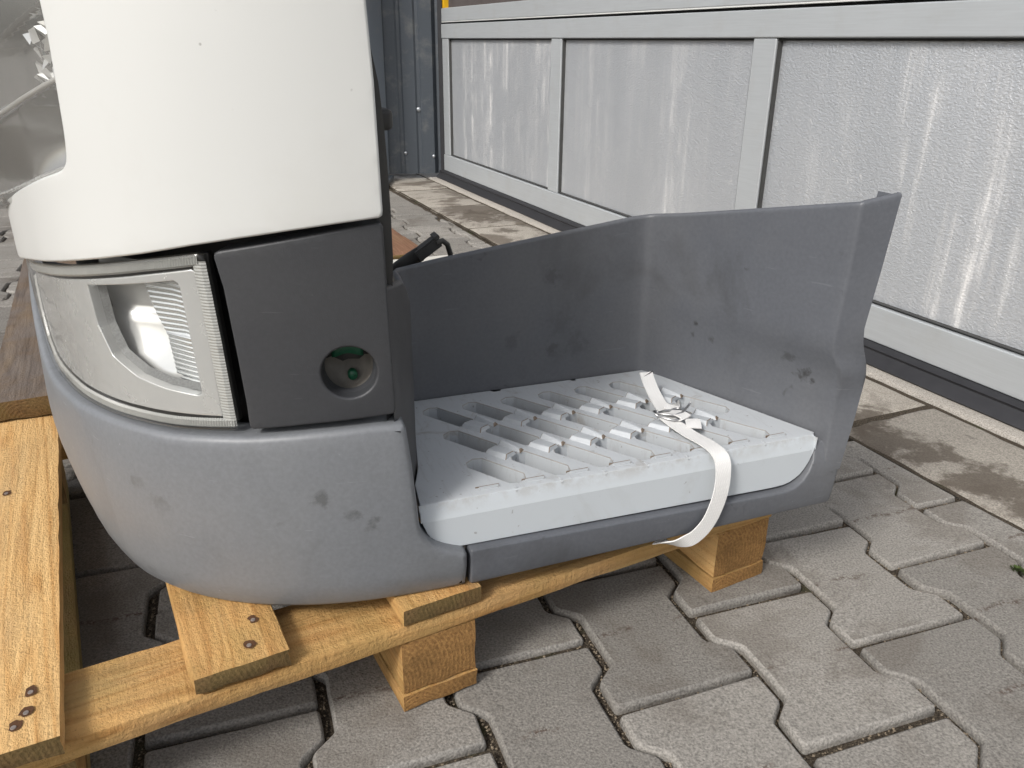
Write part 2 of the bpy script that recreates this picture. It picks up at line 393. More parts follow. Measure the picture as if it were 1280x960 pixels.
# ------------------------------------------------------------------ mesh helpers
def link(name, me, mats, parent=None, smooth=True):
    o = bpy.data.objects.new(name, me)
    if isinstance(mats, str): mats = [mats]
    for k in mats:
        if k and not any(x == M[k] for x in me.materials): me.materials.append(M[k])
    if smooth and len(me.polygons):
        me.polygons.foreach_set('use_smooth', [True] * len(me.polygons))
    col.objects.link(o)
    if parent is not None: o.parent = parent
    return o
def from_bm(name, bm, mats, parent=None, smooth=False):
    me = bpy.data.meshes.new(name); bm.to_mesh(me); bm.free()
    return link(name, me, mats, parent, smooth)
def from_pd(name, V, F, mats, parent=None, smooth=True, auto=None):
    me = bpy.data.meshes.new(name); me.from_pydata(V, [], F); me.update()
    o = link(name, me, mats, parent, smooth)
    if auto is not None: me.set_sharp_from_angle(angle=R(auto))
    return o
def thing(name, label, cat, loc, rz=0.0, group=None):
    e = bpy.data.objects.new(name, None); col.objects.link(e)
    e.empty_display_size = .05
    e.location = loc; e.rotation_euler = (0, 0, rz); tag(e, label, cat, group); return e
def tag(o, label, cat, group=None):
    o['label'] = label; o['category'] = cat
    if group: o['group'] = group
def structure(o): o['kind'] = 'structure'; return o
def bev_box(name, c, d, mats, parent=None, bevel=.002, seg=2):
    bm = bmesh.new()
    bmesh.ops.create_cube(bm, size=1, matrix=Matrix.Translation(c) @ Matrix.Diagonal((*d, 1)))
    if bevel: bmesh.ops.bevel(bm, geom=bm.edges[:], offset=bevel, segments=seg, affect='EDGES', profile=.5)
    o = from_bm(name, bm, mats, parent, True)
    o.modifiers.new('weighted', 'WEIGHTED_NORMAL').weight = 100
    return o
def tube(V, F, pts, r, n=8, closed=False):
    base = len(V); pts = [Vector(p) for p in pts]; up = Vector((0, 0, 1))
    for i, p in enumerate(pts):
        a = pts[max(0, i - 1)]; b = pts[min(len(pts) - 1, i + 1)]
        t = (b - a).normalized(); x = t.cross(up)
        if x.length < 1e-3: x = t.cross(Vector((1, 0, 0)))
        x.normalize(); y = x.cross(t)
        for k in range(n):
            an = 2 * math.pi * k / n
            V.append(p + (x * math.cos(an) + y * math.sin(an)) * r)
    for i in range(len(pts) - 1):
        for k in range(n):
            F.append((base + i * n + k, base + i * n + (k + 1) % n, base + (i + 1) * n + (k + 1) % n, base + (i + 1) * n + k))
    F.append(tuple(base + k for k in range(n))); F.append(tuple(base + (len(pts) - 1) * n + k for k in reversed(range(n))))
def resample(poly, step, closed=True):
    out = []; n = len(poly)
    for i in range(n if closed else n - 1):
        a = Vector(poly[i]); b = Vector(poly[(i + 1) % n]); L = (b - a).length
        k = max(1, int(round(L / step)))
        for j in range(k): out.append(a + (b - a) * (j / k))
    if not closed: out.append(Vector(poly[-1]))
    return out
def smooth_poly(pts, n=6):
    """closed Catmull-Rom through the points"""
    P = [Vector(p) for p in pts]; out = []; N = len(P)
    for i in range(N):
        p0, p1, p2, p3 = P[i - 1], P[i], P[(i + 1) % N], P[(i + 2) % N]
        for k in range(n):
            u = k / n
            out.append(.5 * ((2 * p1) + (p2 - p0) * u + (2 * p0 - 5 * p1 + 4 * p2 - p3) * u * u + (3 * p1 - p0 - 3 * p2 + p3) * u ** 3))
    return out
def area(P): return .5 * sum(P[i - 1][0] * P[i][1] - P[i][0] * P[i - 1][1] for i in range(len(P)))
def inset(P, d):
    """P counter-clockwise: moved inward by d"""
    n = len(P); out = []
    for i in range(n):
        a, b, c = P[i - 1], P[i], P[(i + 1) % n]
        e1 = (b - a).normalized(); e2 = (c - b).normalized()
        n1 = Vector((-e1.y, e1.x)); n2 = Vector((-e2.y, e2.x))
        h = n1 + n2
        if h.length < 1e-6: h = n1
        h.normalize(); k = max(.5, h.dot(n1))
        out.append(b + h * (d / k))
    return out
def inside(p, P):
    x, y = p[0], p[1]; r = False; j = len(P) - 1
    for i in range(len(P)):
        if (P[i][1] > y) != (P[j][1] > y) and x < (P[j][0] - P[i][0]) * (y - P[i][1]) / (P[j][1] - P[i][1]) + P[i][0]: r = not r
        j = i
    return r
def shell(name, outline, surf, mats, parent=None, holes=(), rnd=.004, thick=.012, step=.012, hole_thick=None, hole_rnd=None, flip=False, auto=None, back=False, ex=0.0, rim_mat=None):
    """a moulded plate: outline in two surface coordinates, mapped by surf(a, b, depth); its rim is rounded and turned in"""
    loops = []
    o = [Vector(p) for p in outline]
    if area(o) < 0: o.reverse()
    loops.append((resample(o, step * .7), rnd, thick))
    for h in holes:
        hh = [Vector(p) for p in h]
        if area(hh) > 0: hh.reverse()
        loops.append((resample(hh, step * .7), rnd if hole_rnd is None else hole_rnd, thick if hole_thick is None else hole_thick))
    V, F = [], []; cdtv, cdte, idx = [], [], []; rimf = []
    for li, (P, r, th) in enumerate(loops):
        n = len(P)
        prof = [(0, th), (0, r), (.29 * r, .29 * r), (r, 0)] + ([(r + ex, 0)] if ex else [])
        rings = []
        for (ins, dp) in prof:
            Q = inset(P, ins); rings.append(len(V)); V += [surf(q.x, q.y, dp) for q in Q]
        for ri, (a, b) in enumerate(zip(rings, rings[1:])):
            for i in range(n):
                j = (i + 1) % n; F.append((a + i, a + j, b + j, b + i))
                if li and ri: rimf.append(len(F) - 1)
        s0 = len(cdtv)
        cdtv += inset(P, r + ex); idx += [rings[-1] + i for i in range(n)]
        cdte += [(s0 + i, s0 + (i + 1) % n) for i in range(n)]
    inner = [inset(P, r + ex) for P, r, t in loops]
    xs = [p.x for p in inner[0]]; ys = [p.y for p in inner[0]]
    allp = [p for L in inner for p in L]
    cell = {}
    for p in allp: cell.setdefault((int(p.x // step), int(p.y // step)), []).append(p)
    y = min(ys) + step * .5; row = 0
    while y < max(ys):
        x = min(xs) + step * (.5 if row % 2 else .25)
        while x < max(xs):
            q = Vector((x, y))
            if inside(q, inner[0]) and not any(inside(q, h) for h in inner[1:]):
                cx, cy = int(x // step), int(y // step)
                if all((q - p).length > step * .45 for dx in (-1, 0, 1) for dy in (-1, 0, 1) for p in cell.get((cx + dx, cy + dy), ())):
                    cdtv.append(q); idx.append(len(V)); V.append(surf(x, y, 0))
            x += step
        y += step; row += 1
    vo, eo, fo, ov, oe, of = delaunay_2d_cdt(cdtv, cdte, [], 0, 1e-7)
    for f in fo:
        c = sum((vo[i] for i in f), Vector((0, 0))) / len(f)
        if inside(c, inner[0]) and not any(inside(c, h) for h in inner[1:]):
            try: F.append(tuple(idx[ov[i][0]] for i in f))
            except Exception: pass
    if back:
        n = len(loops[0][0]); F.append(tuple(range(n)))
    if flip or getattr(surf, 'mirror', False): F = [tuple(reversed(f)) for f in F]
    V = [tuple(v) for v in V]
    ob = from_pd(name, V, F, mats, parent, True)
    if rim_mat:
        ob.data.materials.append(M[rim_mat])
        for i in rimf: ob.data.polygons[i].material_index = 1
    if auto: ob.data.set_sharp_from_angle(angle=R(auto))
    wm = ob.modifiers.new('weighted', 'WEIGHTED_NORMAL'); wm.weight = 80; wm.keep_sharp = True
    return ob
def interp(x, pts):
    if x <= pts[0][0]: return pts[0][1]
    for (x0, y0), (x1, y1) in zip(pts, pts[1:]):
        if x <= x1: return y0 + (y1 - y0) * (x - x0) / (x1 - x0)
    return pts[-1][1]

# ------------------------------------------------------------------ ground
bm = bmesh.new()
bmesh.ops.create_grid(bm, x_segments=2, y_segments=2, size=400, matrix=Matrix.Translation((0, 0, -.03)))
structure(from_bm('ground', bm, 'paver'))

YAW = -1.2285; PU = Vector((math.cos(YAW), math.sin(YAW))); PV = Vector((-PU.y, PU.x)); PO = Vector((.2107, .7285))
PL, PW, PA = .2, .1415, .0113
B0 = Vector((.567, 1.150)); BD = Vector((.424, -.9057)).normalized()       # edge between paving stones and slab strip
BN = Vector((-BD.y, BD.x))                                                 # points towards the door
bm = bmesh.new()
bmesh.ops.create_grid(bm, x_segments=4, y_segments=4, size=6, matrix=Matrix.Translation((0, 1.5, -.0105)))
pavement = structure(from_bm('pavement', bm, 'sand'))
def paver_outline(g):
    hw = PW / 2; h = PL / 2 - g; a = PA
    top = [(-h, hw + a - g), (-h + .038, hw + a - g), (-h + .038 + .019, hw - a - g), (h - .038 - .019, hw - a - g), (h - .038, hw + a - g), (h, hw + a - g)]
    return [Vector(p) for p in top] + [Vector((x, -y)) for x, y in reversed(top)]
def paver_mesh(P, seed):
    rnd = random.Random(seed)
    P = list(P)
    if area(P) < 0: P.reverse()
    Q = []
    for i, p in enumerate(P):                     # soften the corners
        a = P[i - 1]; b = P[(i + 1) % len(P)]
        for e in (a, b):
            L = (e - p).length
            if L > .012: Q.append(p + (e - p).normalized() * .0028)
            elif e is a: Q.append(p)
    # mid points with a little wear
    W = []
    for i, p in enumerate(Q):
        b = Q[(i + 1) % len(Q)]; W.append(p)
        L = (b - p).length
        k = int(L / .03)
        for j in range(1, k + 1): W.append(p + (b - p) * (j / (k + 1)))
    W = [p + Vector((rnd.uniform(-1, 1), rnd.uniform(-1, 1))) * .0004 for p in W]
    V, F, n = [], [], len(W); mi = []
    for ins, z in ((0, -.05), (0, -.0065), (.0010, -.0018), (.0032, 0)):
        V += [(p.x, p.y, z + (rnd.uniform(-.0006, .0006) if z < -.002 else 0)) for p in inset(W, ins)]
    for r in range(3):
        for i in range(n):
            j = (i + 1) % n; F.append((r * n + i, r * n + j, (r + 1) * n + j, (r + 1) * n + i)); mi.append(1 if r else 0)
    F.append(tuple(3 * n + i for i in range(n))); mi.append(0)
    me = bpy.data.meshes.new('paver'); me.from_pydata(V, [], F)
    me.materials.append(M['paver']); me.materials.append(M['paver_edge'])
    me.polygons.foreach_set('material_index', mi)
    me.polygons.foreach_set('use_smooth', [True] * (len(mi) - 1) + [False]); me.update()
    return me
variants = [paver_mesh(paver_outline(.0038 + .0006 * k), k) for k in range(4)]
cells = []
for k in range(-34, 8):
    for i in range(-24, 6):
        # row k lies between boundaries k-1 and k; stones centred half a length from the end joints
        v = (k - .5) * PW
        e = 0 if k % 2 else .1
        u = i * PL + .1 + e
        c = PO + PU * u + PV * v
        d = (c - B0).dot(BN)
        if d > .12 or c.y > 4.6 or c.y < -.6 or c.x < -3.4: continue
        cells.append((c, d))
def seen(c):
    d = Vector((c.x, c.y, 0)) - Vector((0, 0, CAM_H)); z = d.dot(fw)
    if z < .2: return 9
    x = 1003 * d.dot(r2) / z; y = -1003 * d.dot(u2) / z
    pen = 0 if (-760 < x < 780 and -520 < y < 640) else 6
    return z + pen
cells.sort(key=lambda t: seen(t[0]))
rest = bmesh.new()
for idx_, (c, d) in enumerate(cells):
    rr = random.Random(idx_ * 13 + 5)
    tilt = (rr.gauss(0, .006), rr.gauss(0, .006), YAW + rr.gauss(0, .008)); zz = rr.uniform(-.0022, .001)
    if d > -.12:
        # cut along the slab strip
        P = [PO * 0 + c + PU * p.x + PV * p.y for p in paver_outline(.0040)]
        out = []
        for i, p in enumerate(P):
            q = P[(i + 1) % len(P)]
            dp = (p - B0).dot(BN) + .004; dq = (q - B0).dot(BN) + .004
            if dp <= 0: out.append(p)
            if (dp < 0) != (dq < 0): out.append(p + (q - p) * (dp / (dp - dq)))
        if len(out) < 3: continue
        Ploc = [Vector(((p - c).dot(PU), (p - c).dot(PV))) for p in out]
        clean = []
        for p in Ploc:
            if not clean or (p - clean[-1]).length > .004: clean.append(p)
        if len(clean) > 2 and (clean[0] - clean[-1]).length < .004: clean.pop()
        if len(clean) < 3 or abs(area(clean)) < .0006: continue
        me = paver_mesh(clean, idx_)
    else:
        me = variants[idx_ % 4]
    if idx_ < 290:
        o = bpy.data.objects.new('paver', me); col.objects.link(o)
        o.location = (c.x, c.y, zz); o.rotation_euler = tilt
        o.parent = pavement
    else:
        n0 = len(rest.verts); t = bmesh.new(); t.from_mesh(me)
        t.transform(Matrix.Translation((c.x, c.y, zz)) @ Matrix.Rotation(tilt[2], 4, 'Z'))
        tm = bpy.data.meshes.new('tmp'); t.to_mesh(tm); t.free(); rest.from_mesh(tm); bpy.data.meshes.remove(tm)
ro = from_bm('far_paving', rest, ['paver', 'paver_edge'], pavement, False); ro['kind'] = 'stuff'

# grit in the joints
V, F = [], []
rg = random.Random(3)
def pebble(x, y, z, r):
    b = len(V); a0 = rg.uniform(0, 6.28)
    for k in range(4):
        an = a0 + k * 1.571; rr = r * rg.uniform(.6, 1.25); V.append((x + math.cos(an) * rr, y + math.sin(an) * rr, z + rg.uniform(-.2, .2) * r))
    V.append((x, y, z + r * rg.uniform(.5, .9))); V.append((x, y, z - r * .6))
    for k in range(4): F.append((b + k, b + (k + 1) % 4, b + 4)); F.append((b + (k + 1) % 4, b + k, b + 5))
tot = 0
while tot < 9000:
    k = rg.randint(-7, 4); u = rg.uniform(-.75, .55)
    if rg.random() < .68:
        ph = (u / PL - (0 if k % 2 else .5)) % 1.0     # position along the zigzag line
        dd = min(ph, 1 - ph) * PL
        s_ = 1 if dd < .038 else (-1 if dd > .062 else 1 - 2 * (dd - .038) / .024)
        v = k * PW + s_ * PA
        v += rg.gauss(0, .0016)
    else:
        e = 0 if k % 2 else .1
        u = round((u - e) / PL) * PL + e + rg.gauss(0, .0016)
        v = (k - .5) * PW + rg.uniform(-.5, .5) * PW
    c = PO + PU * u + PV * v
    tot += 1
    if (c - B0).dot(BN) > -.005 or c.y < .25: continue
    pebble(c.x, c.y, -.0100 + rg.uniform(0, .0025), rg.choice((.0008, .001, .0013, .0018)))
go = from_pd('joint_grit', V, F, 'pebble', pavement, False); go['kind'] = 'stuff'

# concrete slab strip and threshold, along the door
DA = Vector((-.326, 3.858)); DD = Vector((.4145, -.9100)).normalized(); DN = Vector((DD.y, -DD.x))   # DN points away from the door, to the yard
def along(p): return (p - DA).dot(DD)
def rect_slab(name, u0, u1, w0, w1, z, mat, parent, jag=.004, seed=0):
    """a slab between u0..u1 along the door and w0..w1 from the door plane"""
    rr = random.Random(seed)
    P = [DA + DD * u0 + DN * w0, DA + DD * u1 + DN * w0, DA + DD * u1 + DN * w1, DA + DD * u0 + DN * w1]
    P = [Vector(p) for p in P]
    if area(P) < 0: P.reverse()
    P = resample(P, .035)
    P = [p + Vector((rr.uniform(-1, 1), rr.uniform(-1, 1))) * jag for p in P]
    n = len(P); V, F = [], []
    for ins, zz in ((0, -.06), (0, -.006), (.003, -.002), (.009, 0)):
        V += [(p.x, p.y, z + zz) for p in inset(P, ins)]
    for r in range(3):
        for i in range(n):
            j = (i + 1) % n; F.append((r * n + i, r * n + j, (r + 1) * n + j, (r + 1) * n + i))
    F.append(tuple(3 * n + i for i in range(n)))
    o = from_pd(name, V, F, mat, parent, True); o.data.set_sharp_from_angle(angle=R(50))
    return o
def dW(p): return (Vector(p) - DA).dot(DN)
w_ap = .075; w_b = (B0 - DA).dot(DN)
bm = bmesh.new()
bmesh.ops.create_grid(bm, x_segments=2, y_segments=2, size=1)
q = [DA + DD * u + DN * w for u, w in ((-1.2, -.1), (4.6, -.1), (4.6, w_b), (-1.2, w_b))]
bm.clear()
bm.faces.new([bm.verts.new((p.x, p.y, -.0045)) for p in q])
bmesh.ops.recalc_face_normals(bm, faces=bm.faces)
for f in bm.faces:
    if f.normal.z < 0: f.normal_flip()
strip = structure(from_bm('concrete_strip', bm, 'sand'))
cuts = [-1.1, -.56, -.14, .27, .677, 1.078, 1.5, 1.92, 2.35, 2.768, 3.19, 3.61, 4.1]
ps_ = [(.575, 1.219), (-.192, 2.746), (-.345, 3.101)]
for i, (a, b) in enumerate(zip(cuts, cuts[1:])):
    rect_slab('slab', a + .005, b - .005, w_ap + .006, w_b - .006, -.001 + random.uniform(-.002, .002), 'slab', strip, .0025, i)
ap = rect_slab('threshold', -1.1, 4.4, -.1, w_ap - .003, .003, 'apron', None, .002, 77)
structure(ap)

# ------------------------------------------------------------------ garage door
dang = math.atan2(DD.y, DD.x)
door = thing('garage_door', 'grey aluminium sectional garage door with streaked stucco panels', 'garage door', (DA.x, DA.y, 0), dang)
# local x runs along the door towards the right, local -y faces the yard (towards the camera)
def dbox(name, x0, x1, z0, z1, y0, y1, mat, parent=door, bevel=.002):
    return bev_box(name, Vector(((x0 + x1) / 2, (y0 + y1) / 2, (z0 + z1) / 2)), (x1 - x0, y1 - y0, z1 - z0), mat, parent, bevel)
DL = 4.3
dbox('bottom_rail', .0, DL, .040, .112, -.012, .03, 'alu', door, .003)
dbox('top_rail', .0, DL, .602, .659, -.012, .03, 'alu', door, .003)
dbox('section_joint', .0, DL, .657, .668, .002, .03, 'gasket', door, 0)
dbox('section_lip', .0, DL, .6655, .669, -.010, .002, 'white', door, .001)
dbox('window_rail', .0, DL, .669, .722, -.010, .03, 'alu', door, .003)
st = [(.02, .105), (1.09, 1.163), (2.09, 2.165), (3.1, 3.175), (4.2, 4.28)]
for x0, x1 in st: dbox('stile', x0, x1, .1125, .6015, -.009, .03, 'alu', door, .003)
for (a, b) in zip(st, st[1:]):
    x0, x1 = a[1], b[0]
    dbox('panel', x0 + .004, x1 - .004, .117, .597, .006, .022, 'stucco', door, 0)
    for zz in ((.1135, .1165), (.5965, .6008)): dbox('gasket', x0 + .001, x1 - .001, zz[0], zz[1], -.004, .02, 'gasket', door, 0)
    for xx in ((x0 + .0005, x0 + .0045), (x1 - .0045, x1 - .0005)): dbox('gasket', xx[0], xx[1], .117, .5963, -.004, .02, 'gasket', door, 0)
for (a, b) in zip(st, st[1:]):
    x0, x1 = a[1], b[0]
    dbox('window_pane', x0 - .03, x1 + .03, .7225, 1.20, .008, .014, 'pane', door, 0)
for x0, x1 in ((-.01, .05), (1.105, 1.15), (2.105, 2.15), (3.12, 3.16), (4.2, 4.26)): dbox('yellow_post', x0, x1, .7225, 1.20, -.004, .03, 'yellow', door, .002)
dbox('window_rail', .0, DL, 1.2005, 1.29, -.010, .03, 'alu', door, .003)
for (a, b) in zip(st, st[1:]): dbox('panel', a[1] - .03, b[0] + .03, 1.2905, 2.2, .004, .022, 'stucco', door, 0)
# rubber foot: ribbed profile along the threshold
prof = [(-.004, .0405), (-.018, .0390), (-.026, .033), (-.024, .028), (-.029, .020), (-.040, .012), (-.043, .007), (-.040, .0035), (.02, .0035), (.02, .0405)]
V, F = [], []
nx = 60
for i in range(nx + 1):
    x = DL * i / nx
    V += [(x, y + .0012 * math.sin(x * 9), z) for y, z in prof]
n = len(prof)
for i in range(nx):
    for k in range(n): F.append((i * n + k, (i + 1) * n + k, (i + 1) * n + (k + 1) % n, i * n + (k + 1) % n))
F.append(tuple(range(n))); F.append(tuple(nx * n + k for k in reversed(range(n))))
o = from_pd('bottom_seal', V, F, 'seal', door, True); o.data.set_sharp_from_angle(angle=R(45))

# ------------------------------------------------------------------ sheet metal wall at the far left of the door
wall = thing('metal_wall', 'dark blue grey folded sheet metal wall beside the garage door', 'wall', (-.60, 3.72, 0))
WP = [(.258, .135), (.246, .137), (.232, .118), (.18, .108), (.172, .114), (.160, .114), (.152, .106), (.10, .098), (.092, .104), (.08, .104), (.072, .096), (.025, .088), (.018, .07), (-.02, -.03), (-.055, -.10), (-.12, -.12), (-.17, -.06), (-.30, -.08), (-.34, -.15), (-.46, -.17), (-.50, -.11), (-.63, -.13), (-.67, -.2), (-.8, -.22), (-.85, -.15), (-1.4, -.2), (-2.4, -.3)]
V, F = [], []
for x, y in WP: V += [(x, y, .022), (x, y, 2.6), (x, y + .008, .022), (x, y + .008, 2.6)]
for i in range(len(WP) - 1):
    a, b = 4 * i, 4 * i + 4
    F += [(a, a + 1, b + 1, b), (a + 2, b + 2, b + 3, a + 3), (a, b, b + 2, a + 2), (a + 1, a + 3, b + 3, b + 1)]
from_pd('sheet', V, F, 'cladding', wall, False)
V, F = [], []
for x, y in ((.021, .070), (-.017, -.032), (-.052, -.104)): V += [(x + .004, y - .003, .024), (x + .004, y - .003, 2.6)]
from_pd('corner_facet', V, [(0, 1, 3, 2), (2, 3, 5, 4)], 'pale_facet', wall, False)  # separate paler sheet laid over the wall's left facet
for k, (x, z) in enumerate(((.165, .305), (.10, .115), (.228, .10), (-.005, .1))):
    bm = bmesh.new()
    bmesh.ops.create_uvsphere(bm, u_segments=10, v_segments=6, radius=.011 if k == 0 else .008, matrix=Matrix.Translation((x, interp(x, sorted((p[0], p[1]) for p in WP)) - .002, z)) @ Matrix.Diagonal((1, .5, 1, 1)))
    from_bm('screw', bm, 'rivet', wall, True)
o = bev_box('frame_post', Vector((.272, .128, 1.3)), (.022, .05, 2.56), 'seal', wall, .003)
o = bev_box('sill_flashing', Vector((-.03, -.035, .012)), (.15, .20, .016), 'cladding', wall, .002)

# ------------------------------------------------------------------ pallet
PANG = R(29)
pallet = thing('wooden_pallet', 'pale pine pallet with gaps between boards under the truck corner', 'pallet', (-.1, .578, 0), PANG)
def board(name, c, L, W, H, axis, mats, parent, seed, chip=.0012, end_dark=False, tiltz=0.0, loc_only=False):
    """rough sawn board; its own x runs along its length. c is its centre in the parent's frame"""
    rr = random.Random(seed)
    nx, ny, nz = max(6, int(L / .022)), 6, 3
    V, idx = [], {}
    def pid(i, j, k):
        if (i, j, k) in idx: return idx[(i, j, k)]
        x = -L / 2 + L * i / nx; y = -W / 2 + W * j / ny; z = -H / 2 + H * k / nz
        e = (j in (0, ny)) + (k in (0, nz)) + (i in (0, nx))
        nv = Vector((x * 14 + seed, y * 30, z * 30))
        w = noise.noise(nv) ; w2 = noise.noise(nv * 3.1 + Vector((5, 1, 2)))
        if e >= 2:
            sh = chip * (.7 + .9 * max(0, w2) + (1.8 * max(0, w - .25)))
            if j in (0, ny): y *= 1 - sh / (W / 2)
            if k in (0, nz): z *= 1 - sh / (H / 2)
            if i in (0, nx): x *= 1 - sh / (L / 2)
        z += w * .0006; y += w2 * .0005 if j in (0, ny) else 0
        if i in (0, nx): x += w2 * .0012
        idx[(i, j, k)] = len(V); V.append((x, y, z)); return len(V) - 1
    F, mi = [], []
    for i in range(nx):
        for j in range(ny):
            F.append((pid(i, j, 0), pid(i, j + 1, 0), pid(i + 1, j + 1, 0), pid(i + 1, j, 0))); mi.append(0)
            F.append((pid(i, j, nz), pid(i + 1, j, nz), pid(i + 1, j + 1, nz), pid(i, j + 1, nz))); mi.append(0)
        for k in range(nz):
            F.append((pid(i, 0, k), pid(i + 1, 0, k), pid(i + 1, 0, k + 1), pid(i, 0, k + 1))); mi.append(0)
            F.append((pid(i, ny, k), pid(i, ny, k + 1), pid(i + 1, ny, k + 1), pid(i + 1, ny, k))); mi.append(0)
    for j in range(ny):
        for k in range(nz):
            F.append((pid(0, j, k), pid(0, j, k + 1), pid(0, j + 1, k + 1), pid(0, j + 1, k))); mi.append(1)
            F.append((pid(nx, j, k), pid(nx, j + 1, k), pid(nx, j + 1, k + 1), pid(nx, j, k + 1))); mi.append(1)
    me = bpy.data.meshes.new(name); me.from_pydata(V, [], F)
    me.materials.append(M[mats]); me.materials.append(M['end_dark' if end_dark else 'end'])
    me.polygons.foreach_set('material_index', mi)
    me.polygons.foreach_set('use_smooth', [True] * len(mi)); me.update(); me.set_sharp_from_angle(angle=R(35))
    o = bpy.data.objects.new(name, me); col.objects.link(o); o.parent = parent
    o.location = c; o.rotation_euler = (0, 0, (0 if axis == 's' else math.pi / 2) + tiltz)
    return o
ZB, ZS, ZD = .02, .08, .10           # top of bottom boards, of blocks, of stringers; deck tops at .12
DEPTH = .62
cols_s = [(-.345, -.262), (.0, .080), (.381, .463)]
for i, (a, b) in enumerate(cols_s):
    board('bottom_board', ((a + b) / 2, DEPTH / 2 + .0, ZB / 2), DEPTH, b - a - .001, ZB, 't', 'wood_green' if i == 0 else 'wood_str', pallet, 10 + i)
    for j, t0 in enumerate((0.001, .53)):
        board('block', ((a + b) / 2, t0 + .045, (ZB + ZS) / 2), .09, b - a - (.0 if j else .003), ZS - ZB, 't', 'wood' if i == 2 else 'wood_str', pallet, 20 + 3 * i + j, .0012, end_dark=(i == 0))
board('stringer_board', (.058, .041, (ZS + ZD) / 2), .812, .082, ZD - ZS, 's', 'wood_str', pallet, 31, .0014)
board('stringer_board', (.058, .575, (ZS + ZD) / 2), .812, .082, ZD - ZS, 's', 'wood_str', pallet, 32, .0014)
decks = [(-.397, -.259, 'wood'), (-.175, -.095, 'wood_str'), (.004, .084, 'wood_str'), (.381, .461, 'wood_str')]
for i, (a, b, mt) in enumerate(decks):
    t0 = -.012 if i == 0 else -.002
    board('deck_board', ((a + b) / 2, t0 + (DEPTH + (.03 if i == 0 else 0)) / 2, ZD + .01), DEPTH + (.03 if i == 0 else 0), b - a, .0195, 't', mt, pallet, 40 + i, .0016 if i != 1 else .0022, end_dark=i in (0, 1, 2), tiltz=-.022 if i == 0 else 0)
def nail(s, t, z, parent, tilt=(0, 0)):
    bm = bmesh.new()
    bmesh.ops.create_circle(bm, cap_ends=True, segments=16, radius=.0046, matrix=Matrix.Translation((s, t, z + .0006)))
    for v in bm.verts:
        w = noise.noise(Vector((v.co.x * 420, v.co.y * 420, s * 50))) * .0028
        v.co.x += w; v.co.y += w * .6 + (.002 if v.co.y > t else 0)
    from_bm('nail_hole', bm, 'rust_hole', parent)
    bm = bmesh.new()
    bmesh.ops.create_cone(bm, cap_ends=True, segments=16, radius1=.0021, radius2=.0019, depth=.0006, matrix=Matrix.Translation((s - .0006, t - .0008, z + .0010)))
    from_bm('nail_head', bm, 'nail', parent)
for s_, t_ in ((-.285, .044), (-.296, .010), (-.288, .022), (-.115, .049), (-.125, .018), (-.309, .394), (.02, .03), (.06, .05)): nail(s_, t_, .1200, pallet)

# dark wet plank lying on the far end of the pallet
plank = board('old_plank', (-.70 + .0, 1.0, 0), 1.1, .15, .030, 't', 'wood_old', None, 61, .002, end_dark=True)
pd = Vector((math.cos(R(116.5)), math.sin(R(116.5)), 0)); pr = Vector((pd.y, -pd.x, 0))
corner = Vector((-.682, .942, .1358))
plank.location = corner + pd * .55 + pr * .075
plank.rotation_euler = (0, 0, R(116.5))
tag(plank, 'dark wet weathered plank lying on the far end of the pallet', 'plank')
rb = board('brown_board', (0, 0, 0), .62, .16, .02, 's', 'wood_red', None, 66, .003, end_dark=True)
rb.location = (-.45, 2.56, .0125); rb.rotation_euler = (0, 0, R(115))
tag(rb, 'red brown stained wooden board lying on the paving behind the truck corner', 'board')
wb = bev_box('white_board', Vector((0, 0, .012)), (.62, .16, .022), 'white_board', None, .003)
wb.location = (-.33, 2.13, 0.0005); wb.rotation_euler = (0, 0, R(22))
tag(wb, 'pale chalky board lying on the paving in front of the brown board', 'board')

# ------------------------------------------------------------------ truck corner: bumper, lamps, step
TANG = R(20.5); TZ = .12
truck = thing('truck_front_corner', 'grey and white truck bumper corner with headlight and entry step on a pallet', 'truck bumper', (-.039, .615, TZ), TANG)
PTS = [(.6, 0), (.3, 0), (.1, 0), (0, 0), (-.064, .0025), (-.11, .0085), (-.155, .0205), (-.205, .043), (-.25, .077), (-.284, .118), (-.312, .17), (-.337, .235), (-.361, .31), (-.381, .4), (-.395, .5), (-.405, .65)]
def _plan():
    P = [Vector(p) for p in PTS]; d = [0]
    for a, b in zip(P, P[1:]): d.append(d[-1] + (b - a).length)
    n = len(P); mt = []
    for i in range(n):
        if i == 0: mt.append((P[1] - P[0]) / (d[1] - d[0]))
        elif i == n - 1: mt.append((P[-1] - P[-2]) / (d[-1] - d[-2]))
        else:
            h0, h1 = d[i] - d[i - 1], d[i + 1] - d[i]
            mt.append(((P[i + 1] - P[i]) * (h0 / h1) + (P[i] - P[i - 1]) * (h1 / h0)) / (h0 + h1))
    out = []
    for i in range(n - 1):
        h = d[i + 1] - d[i]
        for k in range(24):
            u = k / 24
            out.append((2 * u ** 3 - 3 * u * u + 1) * P[i] + (u ** 3 - 2 * u * u + u) * h * mt[i] + (-2 * u ** 3 + 3 * u * u) * P[i + 1] + (u ** 3 - u * u) * h * mt[i + 1])
    out.append(P[-1])
    A = [0]
    for a, b in zip(out, out[1:]): A.append(A[-1] + (b - a).length)
    z = A[72]                                  # s = 0
    return out, [a - z for a in A]
PQ, PAr = _plan()
import bisect
